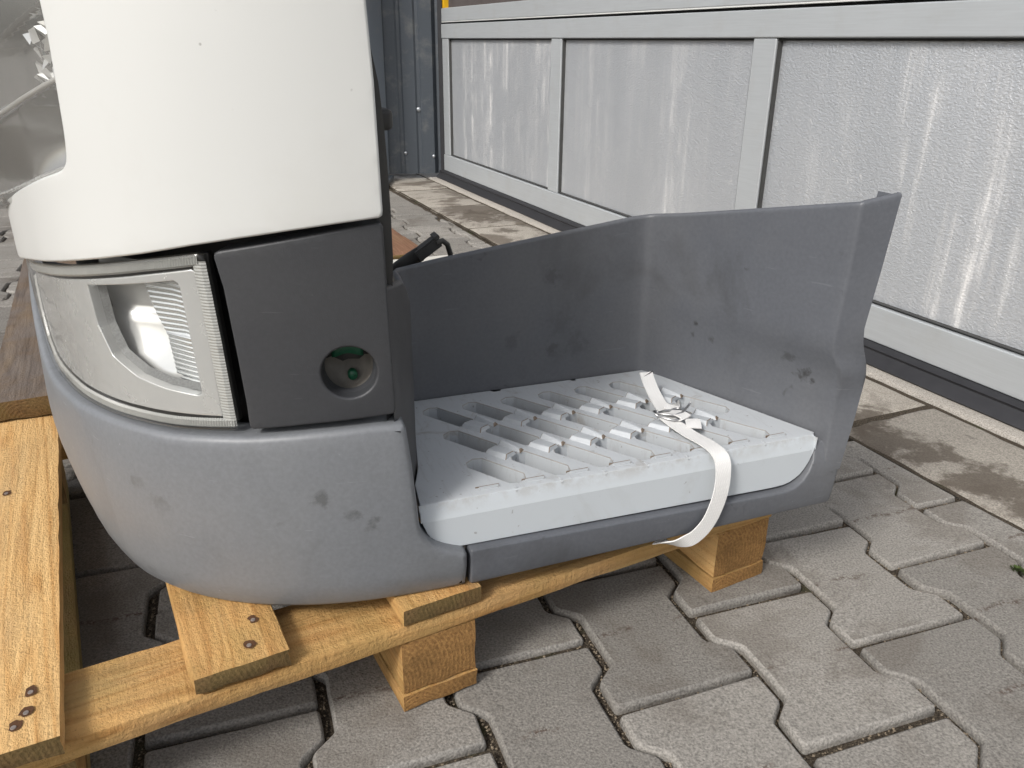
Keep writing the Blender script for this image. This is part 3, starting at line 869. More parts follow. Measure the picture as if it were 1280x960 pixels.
def plan(a):
    i = min(max(bisect.bisect(PAr, a) - 1, 0), len(PAr) - 2)
    f = (a - PAr[i]) / (PAr[i + 1] - PAr[i])
    p = PQ[i] + (PQ[i + 1] - PQ[i]) * f
    j0, j1 = max(0, i - 5), min(len(PQ) - 1, i + 6)
    t = (PQ[j1] - PQ[j0]).normalized()
    return p, Vector((t.y, -t.x)) if (Vector((t.y, -t.x)).dot(Vector((.35, 1))) > 0) else Vector((-t.y, t.x))
def wrap(off=0.0, fn=None):
    """point on the body: arc length a round the corner, height z, depth d into the body"""
    def f(a, z, d):
        p, nn = plan(a); dd = d + off + (fn(a, z) if fn else 0)
        q = p + nn * dd
        return Vector((q.x, q.y, z - TZ))
    f.mirror = True
    return f
# white panel with the cut-out for the indicator lamp
white = [(.0615, .4685), (.064, .4668), (.0954, .4635), (.1301, .4591), (.1653, .4539), (.2021, .4477), (.2437, .4391), (.2965, .429), (.3935, .4106), (.47, .397), (.5525, .382), (.64, .368), (.72, .357),
         (.72, .412), (.6, .4305), (.55, .440), (.493, .4525), (.44, .4655), (.3947, .476), (.36, .4845), (.335, .4905), (.3253, .4929), (.3165, .4958), (.3118, .4988), (.3085, .5025), (.3067, .5070), (.305, .515), (.3036, .5253), (.3019, .552), (.300, .5865), (.301, .6115), (.303, .66), (.305, .70), (.07, .70), (.0655, .66), (.0647, .6125), (.0623, .5624), (.0615, .5084), (.0610, .4720)]
shell('white_panel', white, wrap(-.002, None), 'white', truck, rnd=.0022, thick=.02, step=.011)
# dark backing structure
backing = [(.075, .135), (.70, .16), (.70, .71), (.30, .71), (.075, .71)]
shell('inner_frame', backing, wrap(.052), 'black', truck, rnd=.004, thick=.09, step=.03)
V, F = [], []
for z_, sr in ((.395, -.0535), (.43, -.0512), (.47, -.0512), (.50, -.0518), (.53, -.0530), (.56, -.0555), (.585, -.060), (.62, -.066)):
    V += [(sr - .012, .020, z_ - TZ), (sr, .020, z_ - TZ), (sr, .046, z_ - TZ), (sr - .012, .046, z_ - TZ)]
for i in range(7):
    for k in range(4): F.append((4 * i + k, 4 * i + (k + 1) % 4, 4 * i + 4 + (k + 1) % 4, 4 * i + 4 + k))
from_pd('panel_flange', V, F, 'black', truck, False)
bev_box('bracket', Vector((-.048, .055, .532 - TZ)), (.016, .02, .016), 'black', truck, .004)
# bumper
bump = [(.0545, .2948), (.0759, .2955), (.1209, .2938), (.1776, .2903), (.2116, .2890), (.2438, .2870), (.2818, .2862), (.3329, .2838), (.385, .279), (.45, .2725), (.49, .2705), (.522, .272), (.555, .281), (.60, .301), (.70, .345),
        (.70, .20), (.6, .180), (.5, .156), (.45, .139), (.3885, .124), (.3218, .1194), (.2233, .1192), (.1567, .119), (.0643, .1188), (.0020, .1185), (.0008, .121), (.0007, .1560), (.0022, .1597), (.0050, .1610), (.011, .1632), (.0195, .1668), (.0272, .171), (.0335, .1762), (.0379, .1817), (.0418, .189), (.0438, .197), (.0452, .2177), (.0478, .2575), (.0508, .2895), (.0520, .2930)]
def bump_prof(a, z):
    d = 0
    zb_ = interp(a, [(.32, .119), (.3885, .124), (.45, .139), (.5, .156), (.6, .18), (.7, .2)])
    if z < zb_ + .031: d += ((zb_ + .031 - z) / .03) ** 2 * .007
    if z > .245: d += ((z - .245) / .05) ** 2 * .0035 * (1 if a < .38 else 0.3)
    d += -.0025 * math.exp(-((z - .2) / .05) ** 2)
    return d
shell('bumper_shell', bump, wrap(-.003, bump_prof), 'bumper', truck, rnd=.005, thick=.03, step=.010)
# charcoal cover with a round lamp hole
cov = [(.0597, .3856), (.0580, .308), (.0585, .3050), (.0610, .3036), (.0948, .3019), (.1337, .2997), (.1745, .2960), (.1772, .2968), (.1786, .2995), (.1789, .3198), (.1812, .36), (.1850, .415), (.1892, .4375), (.1885, .4412), (.1850, .4432), (.1433, .4501), (.1018, .457), (.0650, .4622), (.0622, .4618), (.0607, .4590)]
HC = (.094, .3436); HR = .0222
hole = [(HC[0] + HR * math.cos(k * math.pi / 18), HC[1] + HR * .98 * math.sin(k * math.pi / 18)) for k in range(36)]
cover = shell('cover_panel', cov, wrap(.004), 'cover', truck, holes=[hole], rnd=.0022, thick=.02, step=.009, hole_thick=.016, hole_rnd=.0022)
def ring_surface(name, prof, mat, parent, cx=HC, n=32, el=1.0, smooth=True):
    V, F = [], []; w = wrap(.004)
    for r, d in prof:
        for k in range(n):
            an = 2 * math.pi * k / n; V.append(tuple(w(cx[0] + r * math.cos(an), cx[1] + r * el * math.sin(an), d)))
    for i in range(len(prof) - 1):
        for k in range(n): F.append((i * n + k, i * n + (k + 1) % n, (i + 1) * n + (k + 1) % n, (i + 1) * n + k))
    return from_pd(name, V, F, mat, parent, smooth)
ring_surface('socket_ring', [(.0222, .010), (.0212, .013), (.0206, .018)], 'cover', cover)
ring_surface('lamp_socket', [(.0235, .017), (.0228, .030), (.0205, .038), (.013, .043), (.0045, .0445)], 'brown_pocket', cover)
w4 = wrap(.004)
V = []; F = []
for k in range(9):
    x = -.019 + .038 * k / 8; zt = .0235 * math.sqrt(max(0.01, 1 - (x / .0235) ** 2))
    V += [tuple(w4(HC[0] + x, HC[1] + zt * .98, .026)), tuple(w4(HC[0] + x, HC[1] + .0025 + .004 * abs(x) / .02 + .0015 * math.sin(k * 2.1), .024))]
for k in range(8): F.append((2 * k, 2 * k + 1, 2 * k + 3, 2 * k + 2))
o = from_pd('black_liner', V, F, 'black', cover, True)
bmod = o.modifiers.new('thick', 'SOLIDIFY'); bmod.thickness = .002
V = []; F = []
for k in range(9):
    x = -.013 + .027 * k / 8; zt = .0225 * math.sqrt(max(0.01, 1 - (x / .0235) ** 2))
    V += [tuple(w4(HC[0] + x, HC[1] + zt * .98, .021)), tuple(w4(HC[0] + x, HC[1] + .0085 - .0015 * math.cos(k * .8), .021))]
for k in range(8): F.append((2 * k, 2 * k + 1, 2 * k + 3, 2 * k + 2))
o = from_pd('green_liner', V, F, 'green', cover, True)
bmod = o.modifiers.new('thick', 'SOLIDIFY'); bmod.thickness = .002
ring_surface('green_plug', [(.0001, .030), (.0038, .030), (.0046, .0315), (.0048, .036)], 'green', cover, (HC[0] - .003, HC[1] - .0145), 16)

# ---- headlight
hl = [(.1880, .2990), (.1884, .2960), (.1905, .2939), (.2132, .2923), (.2467, .2901), (.2865, .2887), (.3416, .2853), (.399, .280), (.45, .2757), (.49, .274), (.522, .2755), (.56, .285), (.6, .305), (.66, .333),
      (.66, .361), (.6, .3705), (.5525, .378), (.4233, .4012), (.37, .4113), (.3079, .423), (.2523, .4332), (.206, .4409), (.2015, .4412), (.1978, .4395), (.1958, .4350), (.1955, .4301), (.1918, .3665)]
light = shell('headlight', hl, wrap(.004), 'lens', truck, rnd=.0025, thick=.005, step=.009, ex=.0012)
light['label'] = 'clear wraparound headlight with silver reflector'
topz = [(.188, .4395), (.202, .4412), (.2523, .4332), (.3079, .423), (.37, .4113), (.4233, .4012), (.5525, .378), (.6, .3705), (.66, .361)]
botz = [(.188, .294), (.2132, .2923), (.2467, .2901), (.2865, .2887), (.3416, .2853), (.399, .280), (.45, .2757), (.49, .274), (.522, .2755), (.56, .285), (.6, .305), (.66, .333)]
def ribs_h(name, a0, a1, zf, d0, h, parent, pitch=.0024):
    """band of fine ribs following the lamp's edge"""
    V, F = [], []; n = int((a1 - a0) / pitch * 2); w = wrap(0)
    for i in range(n + 1):
        a = a0 + (a1 - a0) * i / n; d = d0 + (.0005 if i % 2 else -.0005)
        z0, z1 = zf(a)
        V += [tuple(w(a, z0, d + h)), tuple(w(a, z0 + (z1 - z0) * .2, d)), tuple(w(a, z0 + (z1 - z0) * .8, d)), tuple(w(a, z1, d + h))]
    for i in range(n):
        for k in range(3): F.append((4 * i + k, 4 * i + 4 + k, 4 * i + 5 + k, 4 * i + 1 + k))
    return from_pd(name, V, F, 'frost', parent, False)
ribs_h('rim_ribs', .204, .655, lambda a: (interp(a, topz) - .0108, interp(a, topz) - .0015), .0075, .002, light)
ribs_h('rim_ribs', .192, .655, lambda a: (interp(a, botz) + .0015, interp(a, botz) + .0098), .0075, .002, light)
V, F = [], []; w = wrap(0)
n = 110
for i in range(n + 1):
    z = .297 + (.434 - .297) * i / n; aR = interp(z, [(.297, .1905), (.3665, .1938), (.434, .198)]); d = .0075 + (.00022 if i % 2 else -.00022)
    V += [tuple(w(aR, z, d + .001)), tuple(w(aR + .004, z, d)), tuple(w(aR + .0085, z, d + .0006)), tuple(w(aR + .0115, z, d + .0016))]
for i in range(n):
    for k in range(3): F.append((4 * i + k, 4 * i + 4 + k, 4 * i + 5 + k, 4 * i + 1 + k))
from_pd('rim_ribs', V, F, 'frost', light, False)
# dark groove behind the ribs
bz = [(.2030, .3035), (.2467, .3020), (.2865, .3005), (.3416, .297), (.399, .2915), (.45, .2872), (.49, .2855), (.522, .287), (.56, .2965), (.6, .3165), (.64, .3365), (.645, .3500), (.6, .3570), (.5525, .3645), (.4233, .3877), (.37, .3978), (.3079, .4095), (.2523, .4198), (.213, .4265), (.2095, .4255), (.2078, .4215), (.2050, .36)]
op = [(.3405, .3985), (.2300, .4165), (.2265, .4147), (.2252, .4110), (.2198, .326), (.2203, .3225), (.2235, .3208), (.2562, .3232), (.2885, .3285), (.319, .3405), (.3350, .3650)]
shell('groove', [(a, interp(a, botz) + .003) for a in (.193, .2132, .2467, .2865, .3416, .399, .45, .49, .522, .56, .6, .65)] + [(a, interp(a, topz) - .003) for a in (.65, .6, .5525, .4233, .37, .3079, .2523, .201)], wrap(.0190), 'black', light, holes=[op], rnd=.001, thick=.006, step=.012)
def bez_fn(a, z):
    # the surround dips towards the opening
    dx = max(0, .228 - a, a - .333); dz = max(0, z - interp(a, [(.223, .4135), (.333, .3955)]), interp(a, [(.223, .3268), (.2562, .3288), (.2868, .3333), (.315, .3445), (.333, .3955)]) - z)
    r = math.hypot(dx, dz)
    return 0
shell('bezel', bz, wrap(.0105, bez_fn), 'bezel', light, holes=[op], rnd=.0010, thick=.004, step=.0045, hole_thick=.012, hole_rnd=.0008, ex=.0010)
# speckled inner wall and reflector
def spl(z): return interp(z, [(.3306, .2584), (.3632, .2621), (.3819, .2724), (.4039, .2804), (.415, .284)])
V, F = [], []
na, nz = 30, 26; w = wrap(.0)
for i in range(na + 1):
    for j in range(nz + 1):
        a = .214 + (.350 - .214) * i / na; z = .315 + (.424 - .315) * j / nz
        u, v = (a - .285) / .06, (z - .372) / .05
        d = .054 - .024 * (u * u * .8 + v * v)
        if z < .372: d -= .006 * min(1, (.372 - z) / .004)
        V.append(tuple(w(a, z, max(.027, d))))
for i in range(na):
    for j in range(nz): F.append((i * (nz + 1) + j, (i + 1) * (nz + 1) + j, (i + 1) * (nz + 1) + j + 1, i * (nz + 1) + j + 1))
from_pd('reflector', V, F, 'mirror', light, True)
V, F = [], []
nz = 120
for j in range(nz + 1):
    z = .318 + (.420 - .318) * j / nz
    d = .024 + .00042 * math.sin(2 * math.pi * (z - .0) / .0042)
    for a in (.2165, (.2165 + spl(z)) / 2, spl(z)): V.append(tuple(w(a, z - (.003 if a < .23 else 0), d + (.004 if a > .24 else 0))))
for j in range(nz):
    for k in range(2): F.append((3 * j + k, 3 * j + k + 1, 3 * j + k + 4, 3 * j + k + 3))
from_pd('ribbed_insert', V, F, 'ribbed', light, True)
# speckled strip along the left and lower edge of the opening
edge = [(.3405, .3985), (.3350, .3650), (.319, .3405), (.2885, .3285), (.2562, .3232), (.2203, .3215)]
edge = [tuple(p) for p in resample(edge, .004, False)]
V, F = [], []
for i, (a, z) in enumerate(edge):
    a0 = Vector(edge[max(0, i - 1)]); a1 = Vector(edge[min(len(edge) - 1, i + 1)]); t = (a1 - a0).normalized(); nn = Vector((t.y, -t.x))
    if nn.dot(Vector((.27, .37)) - Vector((a, z))) < 0: nn = -nn
    wd = .0055
    V += [tuple(w(a, z, .0185)), tuple(w(a + nn.x * wd, z + nn.y * wd * .8, .0235))]
for i in range(len(edge) - 1): F.append((2 * i, 2 * i + 1, 2 * i + 3, 2 * i + 2))
from_pd('speckled_strip', V, F, 'speckle', light, True)

# ---- indicator lamp in the cut-out of the white panel
il = [(.302, .500), (.306, .4935), (.325, .4855), (.3947, .4690), (.44, .4585), (.493, .4455), (.6, .424), (.72, .405), (.72, .71), (.297, .71), (.293, .6115), (.2935, .552), (.298, .515)]
def lamp_off(a): return -.020 * min(1, max(0, (a - .36) / .20)) ** 1.5
lamp = shell('indicator_lamp', il, wrap(.008, lambda a, z: lamp_off(a)), 'lamp_lens', truck, rnd=.003, thick=.01, step=.012)
lamp['label'] = 'clear glass indicator lamp wrapping round the white corner'
V, F = [], []; na, nz = 110, 120
def lamp_d(a, z):
    d = .016 + lamp_off(a)
    zz = z + (a - .30) * .22
    if .4985 < zz < .562: d += .028 * math.sqrt(max(0, 1 - ((zz - .530) / .032) ** 2)) * min(1, max(0, (a - .296) / .012)) * min(1, max(0, (.44 - a) / .05))
    sm = lambda x: x * x * (3 - 2 * x)
    d += .016 * sm(min(1, max(0, (zz - .566) / .006))) * sm(min(1, max(0, (.618 - zz) / .006))) * min(1, max(0, (.5 - a) / .05))
    if zz < .496: d -= .005 * sm(min(1, (.496 - zz) / .006))
    return d
for i in range(na + 1):
    for j in range(nz + 1):
        a = .288 + (.71 - .288) * i / na; zb_ = interp(a, [(.288, .492), (.3253, .4855), (.3947, .4695), (.493, .446), (.6, .4245), (.72, .406)]); z = zb_ + (.705 - zb_) * j / nz
        V.append(tuple(w(a, z, lamp_d(a, z))))
for i in range(na):
    for j in range(nz): F.append((i * (nz + 1) + j, (i + 1) * (nz + 1) + j, (i + 1) * (nz + 1) + j + 1, i * (nz + 1) + j + 1))
o = from_pd('lamp_reflector', V, F, 'lamp_silver', lamp, True, 60)
V, F = [], []; rf = random.Random(5)
for i in range(7):
    for j in range(4):
        a0 = .298 + i * .013; z0 = .5675 + j * .0105 - (a0 - .30) * .22; b = len(V)
        ds = [rf.uniform(.016, .029) + lamp_off(a0) for _ in range(4)]
        for (da, dz), d in zip(((0, 0), (.0125, -.0025), (.0125, .0075), (0, .010)), ds): V.append(tuple(w(a0 + da, z0 + dz, d)))
        F.append((b, b + 1, b + 2, b + 3))
from_pd('facets', V, F, 'mirror', lamp, False)
V, F = [], []
tube(V, F, [w(a, .5640 - (a - .30) * .22, .011 + lamp_off(a)) for a in [.296 + .016 * k for k in range(26)]], .0022, 8)
from_pd('lamp_ridge', V, F, 'frost_strip', lamp)
V, F = [], []
tube(V, F, [w(a, interp(a, [(.288, .500), (.3253, .4925), (.3947, .4765), (.493, .453), (.6, .4315), (.72, .413)]) + .004, .0095 + lamp_off(a)) for a in [.303 + .016 * k for k in range(26)]], .0016, 8)
from_pd('lamp_edge', V, F, 'bezel', lamp)
# vertical ribs at the inner edge of the lamp
V, F = [], []
for j in range(24):
    z = .498 + j * .0011; d = .011 + (.0006 if j % 2 else -.0006)
    for a in (.302, .313): V.append(tuple(w(a + (.507 - z) * .2, z, d)))
for j in range(23): F.append((2 * j, 2 * j + 1, 2 * j + 3, 2 * j + 2))
from_pd('lamp_ribs', V, F, 'frost', lamp, False)

# ---- step well: back, side walls, skirt and rear flange
outer = [(.10, .413), (.127, .414), (.173, .419), (.229, .426), (.272, .4300), (.285, .4285), (.312, .418), (.328, .416), (.393, .424), (.461, .431)]
crease = [(.15, .398), (.203, .4035), (.236, .4058), (.262, .4052), (.276, .4015), (.300, .391), (.312, .389), (.38, .393), (.452, .394)]
V, F = [], []
NZ = 44
columns = []          # (f(z01) -> (s, t, z))
def col_lin(b, tp, zt, zb=.190): columns.append(lambda q, b=b, tp=tp, zt=zt, zb=zb: (b[0] + (tp[0] - b[0]) * q, b[1] + (tp[1] - b[1]) * q, zb + (zt - zb) * q))
for (s_, t_, zt) in ((-.0592, .0095, .412), (-.054, .016, .411), (-.046, .032, .408), (-.036, .058, .402), (-.030, .072, .393), (-.027, .082, .380), (-.022, .095, .374), (-.012, .15, .368), (-.004, .21, .364)):
    col_lin((s_, t_), (s_, t_), zt)
for (s_, t_) in ((-.0005, .232), (.004, .240), (.012, .244)): col_lin((s_, t_), (s_ - .002, t_), .3632)
for s_ in (.04, .08, .12, .16, .20, .24, .27, .288):
    st_ = s_ * (.288 / .300); col_lin((s_, .244), (s_ - .003 * s_ / .29, .244), .363 + .0391 * (s_ / .30))
fil = [(.300, .2435), (.3065, .241), (.3105, .236), (.3135, .230)]
for k, (s_, t_) in enumerate(fil): col_lin((s_, t_), (s_ - .003, t_), .4015 + .0012 * k)
NR = 9
for f in [k / NR for k in range(1, NR)] + [.965, 1.0]:
    def g(q, f=f):
        zb = .190; ztop = .405 + (.452 - .405) * f ** 1.1; z = zb + (ztop - zb) * q
        s0, t0 = .3135 - .003 * q, .230
        s1, t1 = interp(z, crease) + .0008, .0125
        bow = .0045 * math.sin(f * math.pi)
        return (s0 + (s1 - s0) * f + bow * .4, t0 + (t1 - t0) * f + bow, z)
    columns.append(g)
for f in (.05, .12, .30, .5, .70, .90, 1.0, 1.08, 1.10):
    def g(q, f=f):
        zb = .168; ztop = .452 + .009 * min(1, f); z = zb + (ztop - zb) * q
        s1, so_ = interp(z, crease) + .0008, interp(z, outer)
        lo = min(1, max(0, (z - .168) / .05))
        fl = min(1, f)
        t = .0120 * (1 - fl) - .0012
        t = t * lo + (1 - lo) * (-.0012 + .006 * (1 - fl))
        t -= .0065 * max(0, 1 - abs(z - .278) / (.030 if z < .278 else .022)) * (1 - fl) ** .5
        s_ = s1 + (so_ - s1) * fl
        if f > 1.05: s_ += .0008 if f < 1.09 else 0; t += .003 if f < 1.09 else .03
        return (s_, t, z)
    columns.append(g)
lipn = 5
cv = []
for ci, g in enumerate(columns):
    ids = []
    P = [Vector(g(q / NZ)) for q in range(NZ + 1)]
    # outward direction in plan from neighbours
    a = Vector(columns[max(0, ci - 1)](1.0)); b = Vector(columns[min(len(columns) - 1, ci + 1)](1.0)); t = (b - a); t.z = 0; t.normalize()
    nrm = Vector((-t.y, t.x, 0))
    P[-1].z -= .0035
    for p in P: ids.append(len(V)); V.append((p.x, p.y, p.z - TZ))
    tp = P[-1]; th = .007 if ci < len(columns) - 2 else .0004
    for k in range(1, lipn + 1):
        an = math.pi * k / lipn
        p = tp + nrm * (th / 2 * (1 - math.cos(an))) + Vector((0, 0, th / 2 * math.sin(an)))
        ids.append(len(V)); V.append((p.x, p.y, p.z - TZ))
    for j in (4, 12, 18, 22, 26, 30, 34, 38, 44):
        p = P[NZ - j] + nrm * th; ids.append(len(V)); V.append((p.x, p.y, p.z - TZ))
    cv.append(ids)
F2 = []
for ci, (a, b) in enumerate(zip(cv, cv[1:])):
    for k in range(len(a) - 1): (F2 if ci < 7 else F).append((a[k], b[k], b[k + 1], a[k + 1]))
use = sorted({i for f in F2 for i in f}); mp_ = {i: k for k, i in enumerate(use)}
pil = from_pd('inner_pillar', [V[i] for i in use], [tuple(mp_[i] for i in f) for f in F2], 'pillar', truck, True)
use = sorted({i for f in F for i in f}); mp_ = {i: k for k, i in enumerate(use)}
V = [V[i] for i in use]; F = [tuple(mp_[i] for i in f) for f in F]; pil.data.set_sharp_from_angle(angle=R(70))
well = from_pd('step_well', V, F, 'well', truck, True)
well.data.set_sharp_from_angle(angle=R(70))
tr_bot = [(-.0398, .200), (-.0385, .190), (-.036, .182), (-.0325, .1745), (-.0276, .1676), (-.020, .1622), (-.011, .1597), (.332, .1542), (.352, .1543), (.364, .157), (.374, .1625), (.382, .171), (.388, .181), (.3915, .192), (.393, .2045)]
sk = [(.0025, .1575), (.0045, .1592)] + [(x, z - .002) for x, z in tr_bot[7:-1]] + [(.3945, .194)]
sk += [(.400, .197), (.412, .199), (.4205, .198)] + [(interp(z, outer), z) for z in (.190, .173, .15, .131)] + [(.4135, .128), (.411, .1262), (.30, .1245), (.12, .1215), (.0045, .1195), (.0025, .1215)]
def sk_surf(s_, z, d):
    so_, sc_ = interp(z, outer), interp(z, crease)
    k = min(1, max(0, (so_ - s_) / max(.01, so_ - sc_)))
    up_ = min(1, max(0, (z - .15) / .06))
    t = .0135 * k * up_ if s_ > .34 else 0
    if s_ > .34 and z < .21: t *= min(1, max(0, (s_ - .34) / .05))
    if z < .14: t += ((.14 - z) / .022) ** 2 * .004
    if s_ > .385: t += .004 * min(1, max(0, (z - .178) / .015)) * min(1, (s_ - .385) / .006)
    return Vector((s_, t + d - .0005, z - TZ))
shell('skirt', sk, sk_surf, 'well', truck, rnd=.0022, thick=.016, step=.009, flip=False)

# ---- tread plate
ZT = .205
slots, joints = [], []
DS = .0465
e_ = Vector((.565, -.825)).normalized(); n_ = Vector((-e_.y, e_.x))
rows = [(.0365, .188), (.0885, .1235), (.1395, .0565)]
def slot(c, hl_=.0318, hw=.0114):
    c = Vector(c); ch = .0065
    loc = [(-hl_, -hw + ch), (-hl_ + ch, -hw), (hl_ - ch, -hw), (hl_, -hw + ch), (hl_, hw - ch), (hl_ - ch, hw), (-hl_ + ch, hw), (-hl_, hw - ch)]
    return [tuple(c + e_ * x + n_ * y) for x, y in loc]
have = set()
for r, (s0, t0) in enumerate(rows):
    for k in range(-3, 6):
        s_, t_ = s0 + DS * k, t0
        if r == 0 and 0 <= k <= 5 or r == 1 and -1 <= k <= 5 or r == 2 and -2 <= k <= 4:
            slots.append((s_, t_)); have.add((r, k))
for r in (0, 1):
    for k in range(-3, 6):
        if (r, k) in have and (r + 1, k) in have:
            a = Vector((rows[r][0] + DS * k, rows[r][1])); b = Vector((rows[r + 1][0] + DS * k, rows[r + 1][1]))
            joints.append((a + b) / 2)
tout = [(-.0385, .0175), (.392, .0175), (.397, .022), (.3135, .236), (.308, .241), (.10, .242), (.008, .242), (.002, .235), (-.010, .15), (-.0235, .085), (-.034, .055)]
tread = shell('step_tread', tout, lambda a, b, d: Vector((a, b, ZT - d - TZ)), 'tread', truck, holes=[slot(c) for c in slots], rnd=.0009, thick=.012, step=.010, hole_thick=.036, hole_rnd=.0007, auto=38, rim_mat='slot_rim')
tread['label'] = 'light grey perforated step tread'
floor_ = shell('tread_floor', [(-.034, .021), (.388, .021), (.31, .232), (.006, .232), (-.02, .08)], lambda a, b, d: Vector((a, b, ZT - .0350 - d - TZ)), 'tread', tread, rnd=.001, thick=.004, step=.03)
V, F = [], []
ss_ = [-.0398, -.0392, -.0385, -.037, -.0345, -.031, -.027, -.022, -.016, -.010] + [.0 + .0165 * k for k in range(21)] + [.345, .354, .362, .369, .375, .380, .385, .389, .3915, .393]
tb = sorted(tr_bot)
for s_ in ss_:
    zb = min(interp(s_, tb), .2035)
    prof_ = [(.0176, .2047), (.0171, .2043), (.0164, .2028), (.0112, min(.190, max(zb + .003, .190 if zb < .187 else zb + .003))), (.0112 - max(0, .19 - zb) * .10, zb + .0012), (.0125 - max(0, .19 - zb) * .10, zb), (.03, zb)]
    V += [(s_, t_, min(z_, .2047) - TZ) for t_, z_ in prof_]
for i in range(len(ss_) - 1):
    for k in range(6): F.append((7 * i + k, 7 * i + k + 1, 7 * i + 8 + k, 7 * i + 7 + k))
from_pd('tread_front', V, F, 'tread_face', tread, True, 14)
# raised grip teeth between the slots: a ramped tongue and a narrow spike
tv = [(-.012, -.0105, 0), (.010, -.0105, 0), (.010, .0035, 0), (-.012, .0035, 0), (-.0105, -.0085, .0045), (.0085, -.0075, .0052), (.0085, .0015, .0040), (-.0105, .0010, .0036)]
tf = [(4, 5, 6, 7), (0, 1, 5, 4), (1, 2, 6, 5), (2, 3, 7, 6), (3, 0, 4, 7)]
sv = [(-.011, .0055, 0), (.012, .0055, 0), (.012, .0115, 0), (-.011, .0115, 0), (-.0095, .0070, .0068), (.010, .0072, .0030), (.010, .0100, .0028), (-.0095, .0095, .0062)]
def tooth_mesh(v):
    bm = bmesh.new(); vs_ = [bm.verts.new(p) for p in v]
    for f in tf: bm.faces.new([vs_[i] for i in f])
    bmesh.ops.bevel(bm, geom=bm.edges[:], offset=.0005, segments=1, affect='EDGES')
    bm.faces.ensure_lookup_table()
    for f in bm.faces: f.material_index = 1 if f.calc_area() < 1.3e-5 and f.normal.z > .2 else 0
    me = bpy.data.meshes.new('tooth'); bm.to_mesh(me); bm.free()
    me.materials.append(M['tooth']); me.materials.append(M['worn_edge']); return me
tm1, tm2 = tooth_mesh(tv), tooth_mesh(sv)
rz = math.atan2(e_.y, e_.x)
for j in joints:
    for nm, me in (('tread_tooth', tm1), ('tread_spike', tm2)):
        o = bpy.data.objects.new(nm, me); col.objects.link(o); o.parent = tread
        o.location = (j.x, j.y, ZT - .0004 - TZ); o.rotation_euler = (0, 0, rz); o.scale = (1.22, 1.36, .95)
# worn embossed marks along the front edge
em = bmesh.new(); bmesh.ops.create_cube(em, size=1, matrix=Matrix.Diagonal((.022, .0065, .003, 1))); bmesh.ops.bevel(em, geom=em.edges[:], offset=.0014, segments=2, affect='EDGES')
eme = bpy.data.meshes.new('edge_pad'); em.to_mesh(eme); em.free(); eme.materials.append(M['tread'])
er = bmesh.new(); bmesh.ops.create_cube(er, size=1, matrix=Matrix.Diagonal((.0055, .009, .0065, 1))); bmesh.ops.bevel(er, geom=er.edges[:], offset=.0018, segments=2, affect='EDGES')
ere = bpy.data.meshes.new('edge_rib'); er.to_mesh(ere); er.free(); ere.materials.append(M['tread'])
ew = bmesh.new(); bmesh.ops.create_cube(ew, size=1, matrix=Matrix.Diagonal((.023, .0011, .0022, 1)))
ewe = bpy.data.meshes.new('edge_scuff'); ew.to_mesh(ewe); ew.free(); ewe.materials.append(M['worn_edge'])
for k in range(8):
    s_ = .030 + k * .0462
    o = bpy.data.objects.new('edge_pad', eme); col.objects.link(o); o.parent = tread; o.location = (s_, .0265, ZT + .0002 - TZ)
    o = bpy.data.objects.new('edge_scuff', ewe); col.objects.link(o); o.parent = tread; o.location = (s_ - .001, .0302, ZT - .0002 - TZ)
    if k < 7:
        o = bpy.data.objects.new('edge_rib', ere); col.objects.link(o); o.parent = tread; o.location = (s_ + .0235, .0205, ZT - .0024 - TZ)

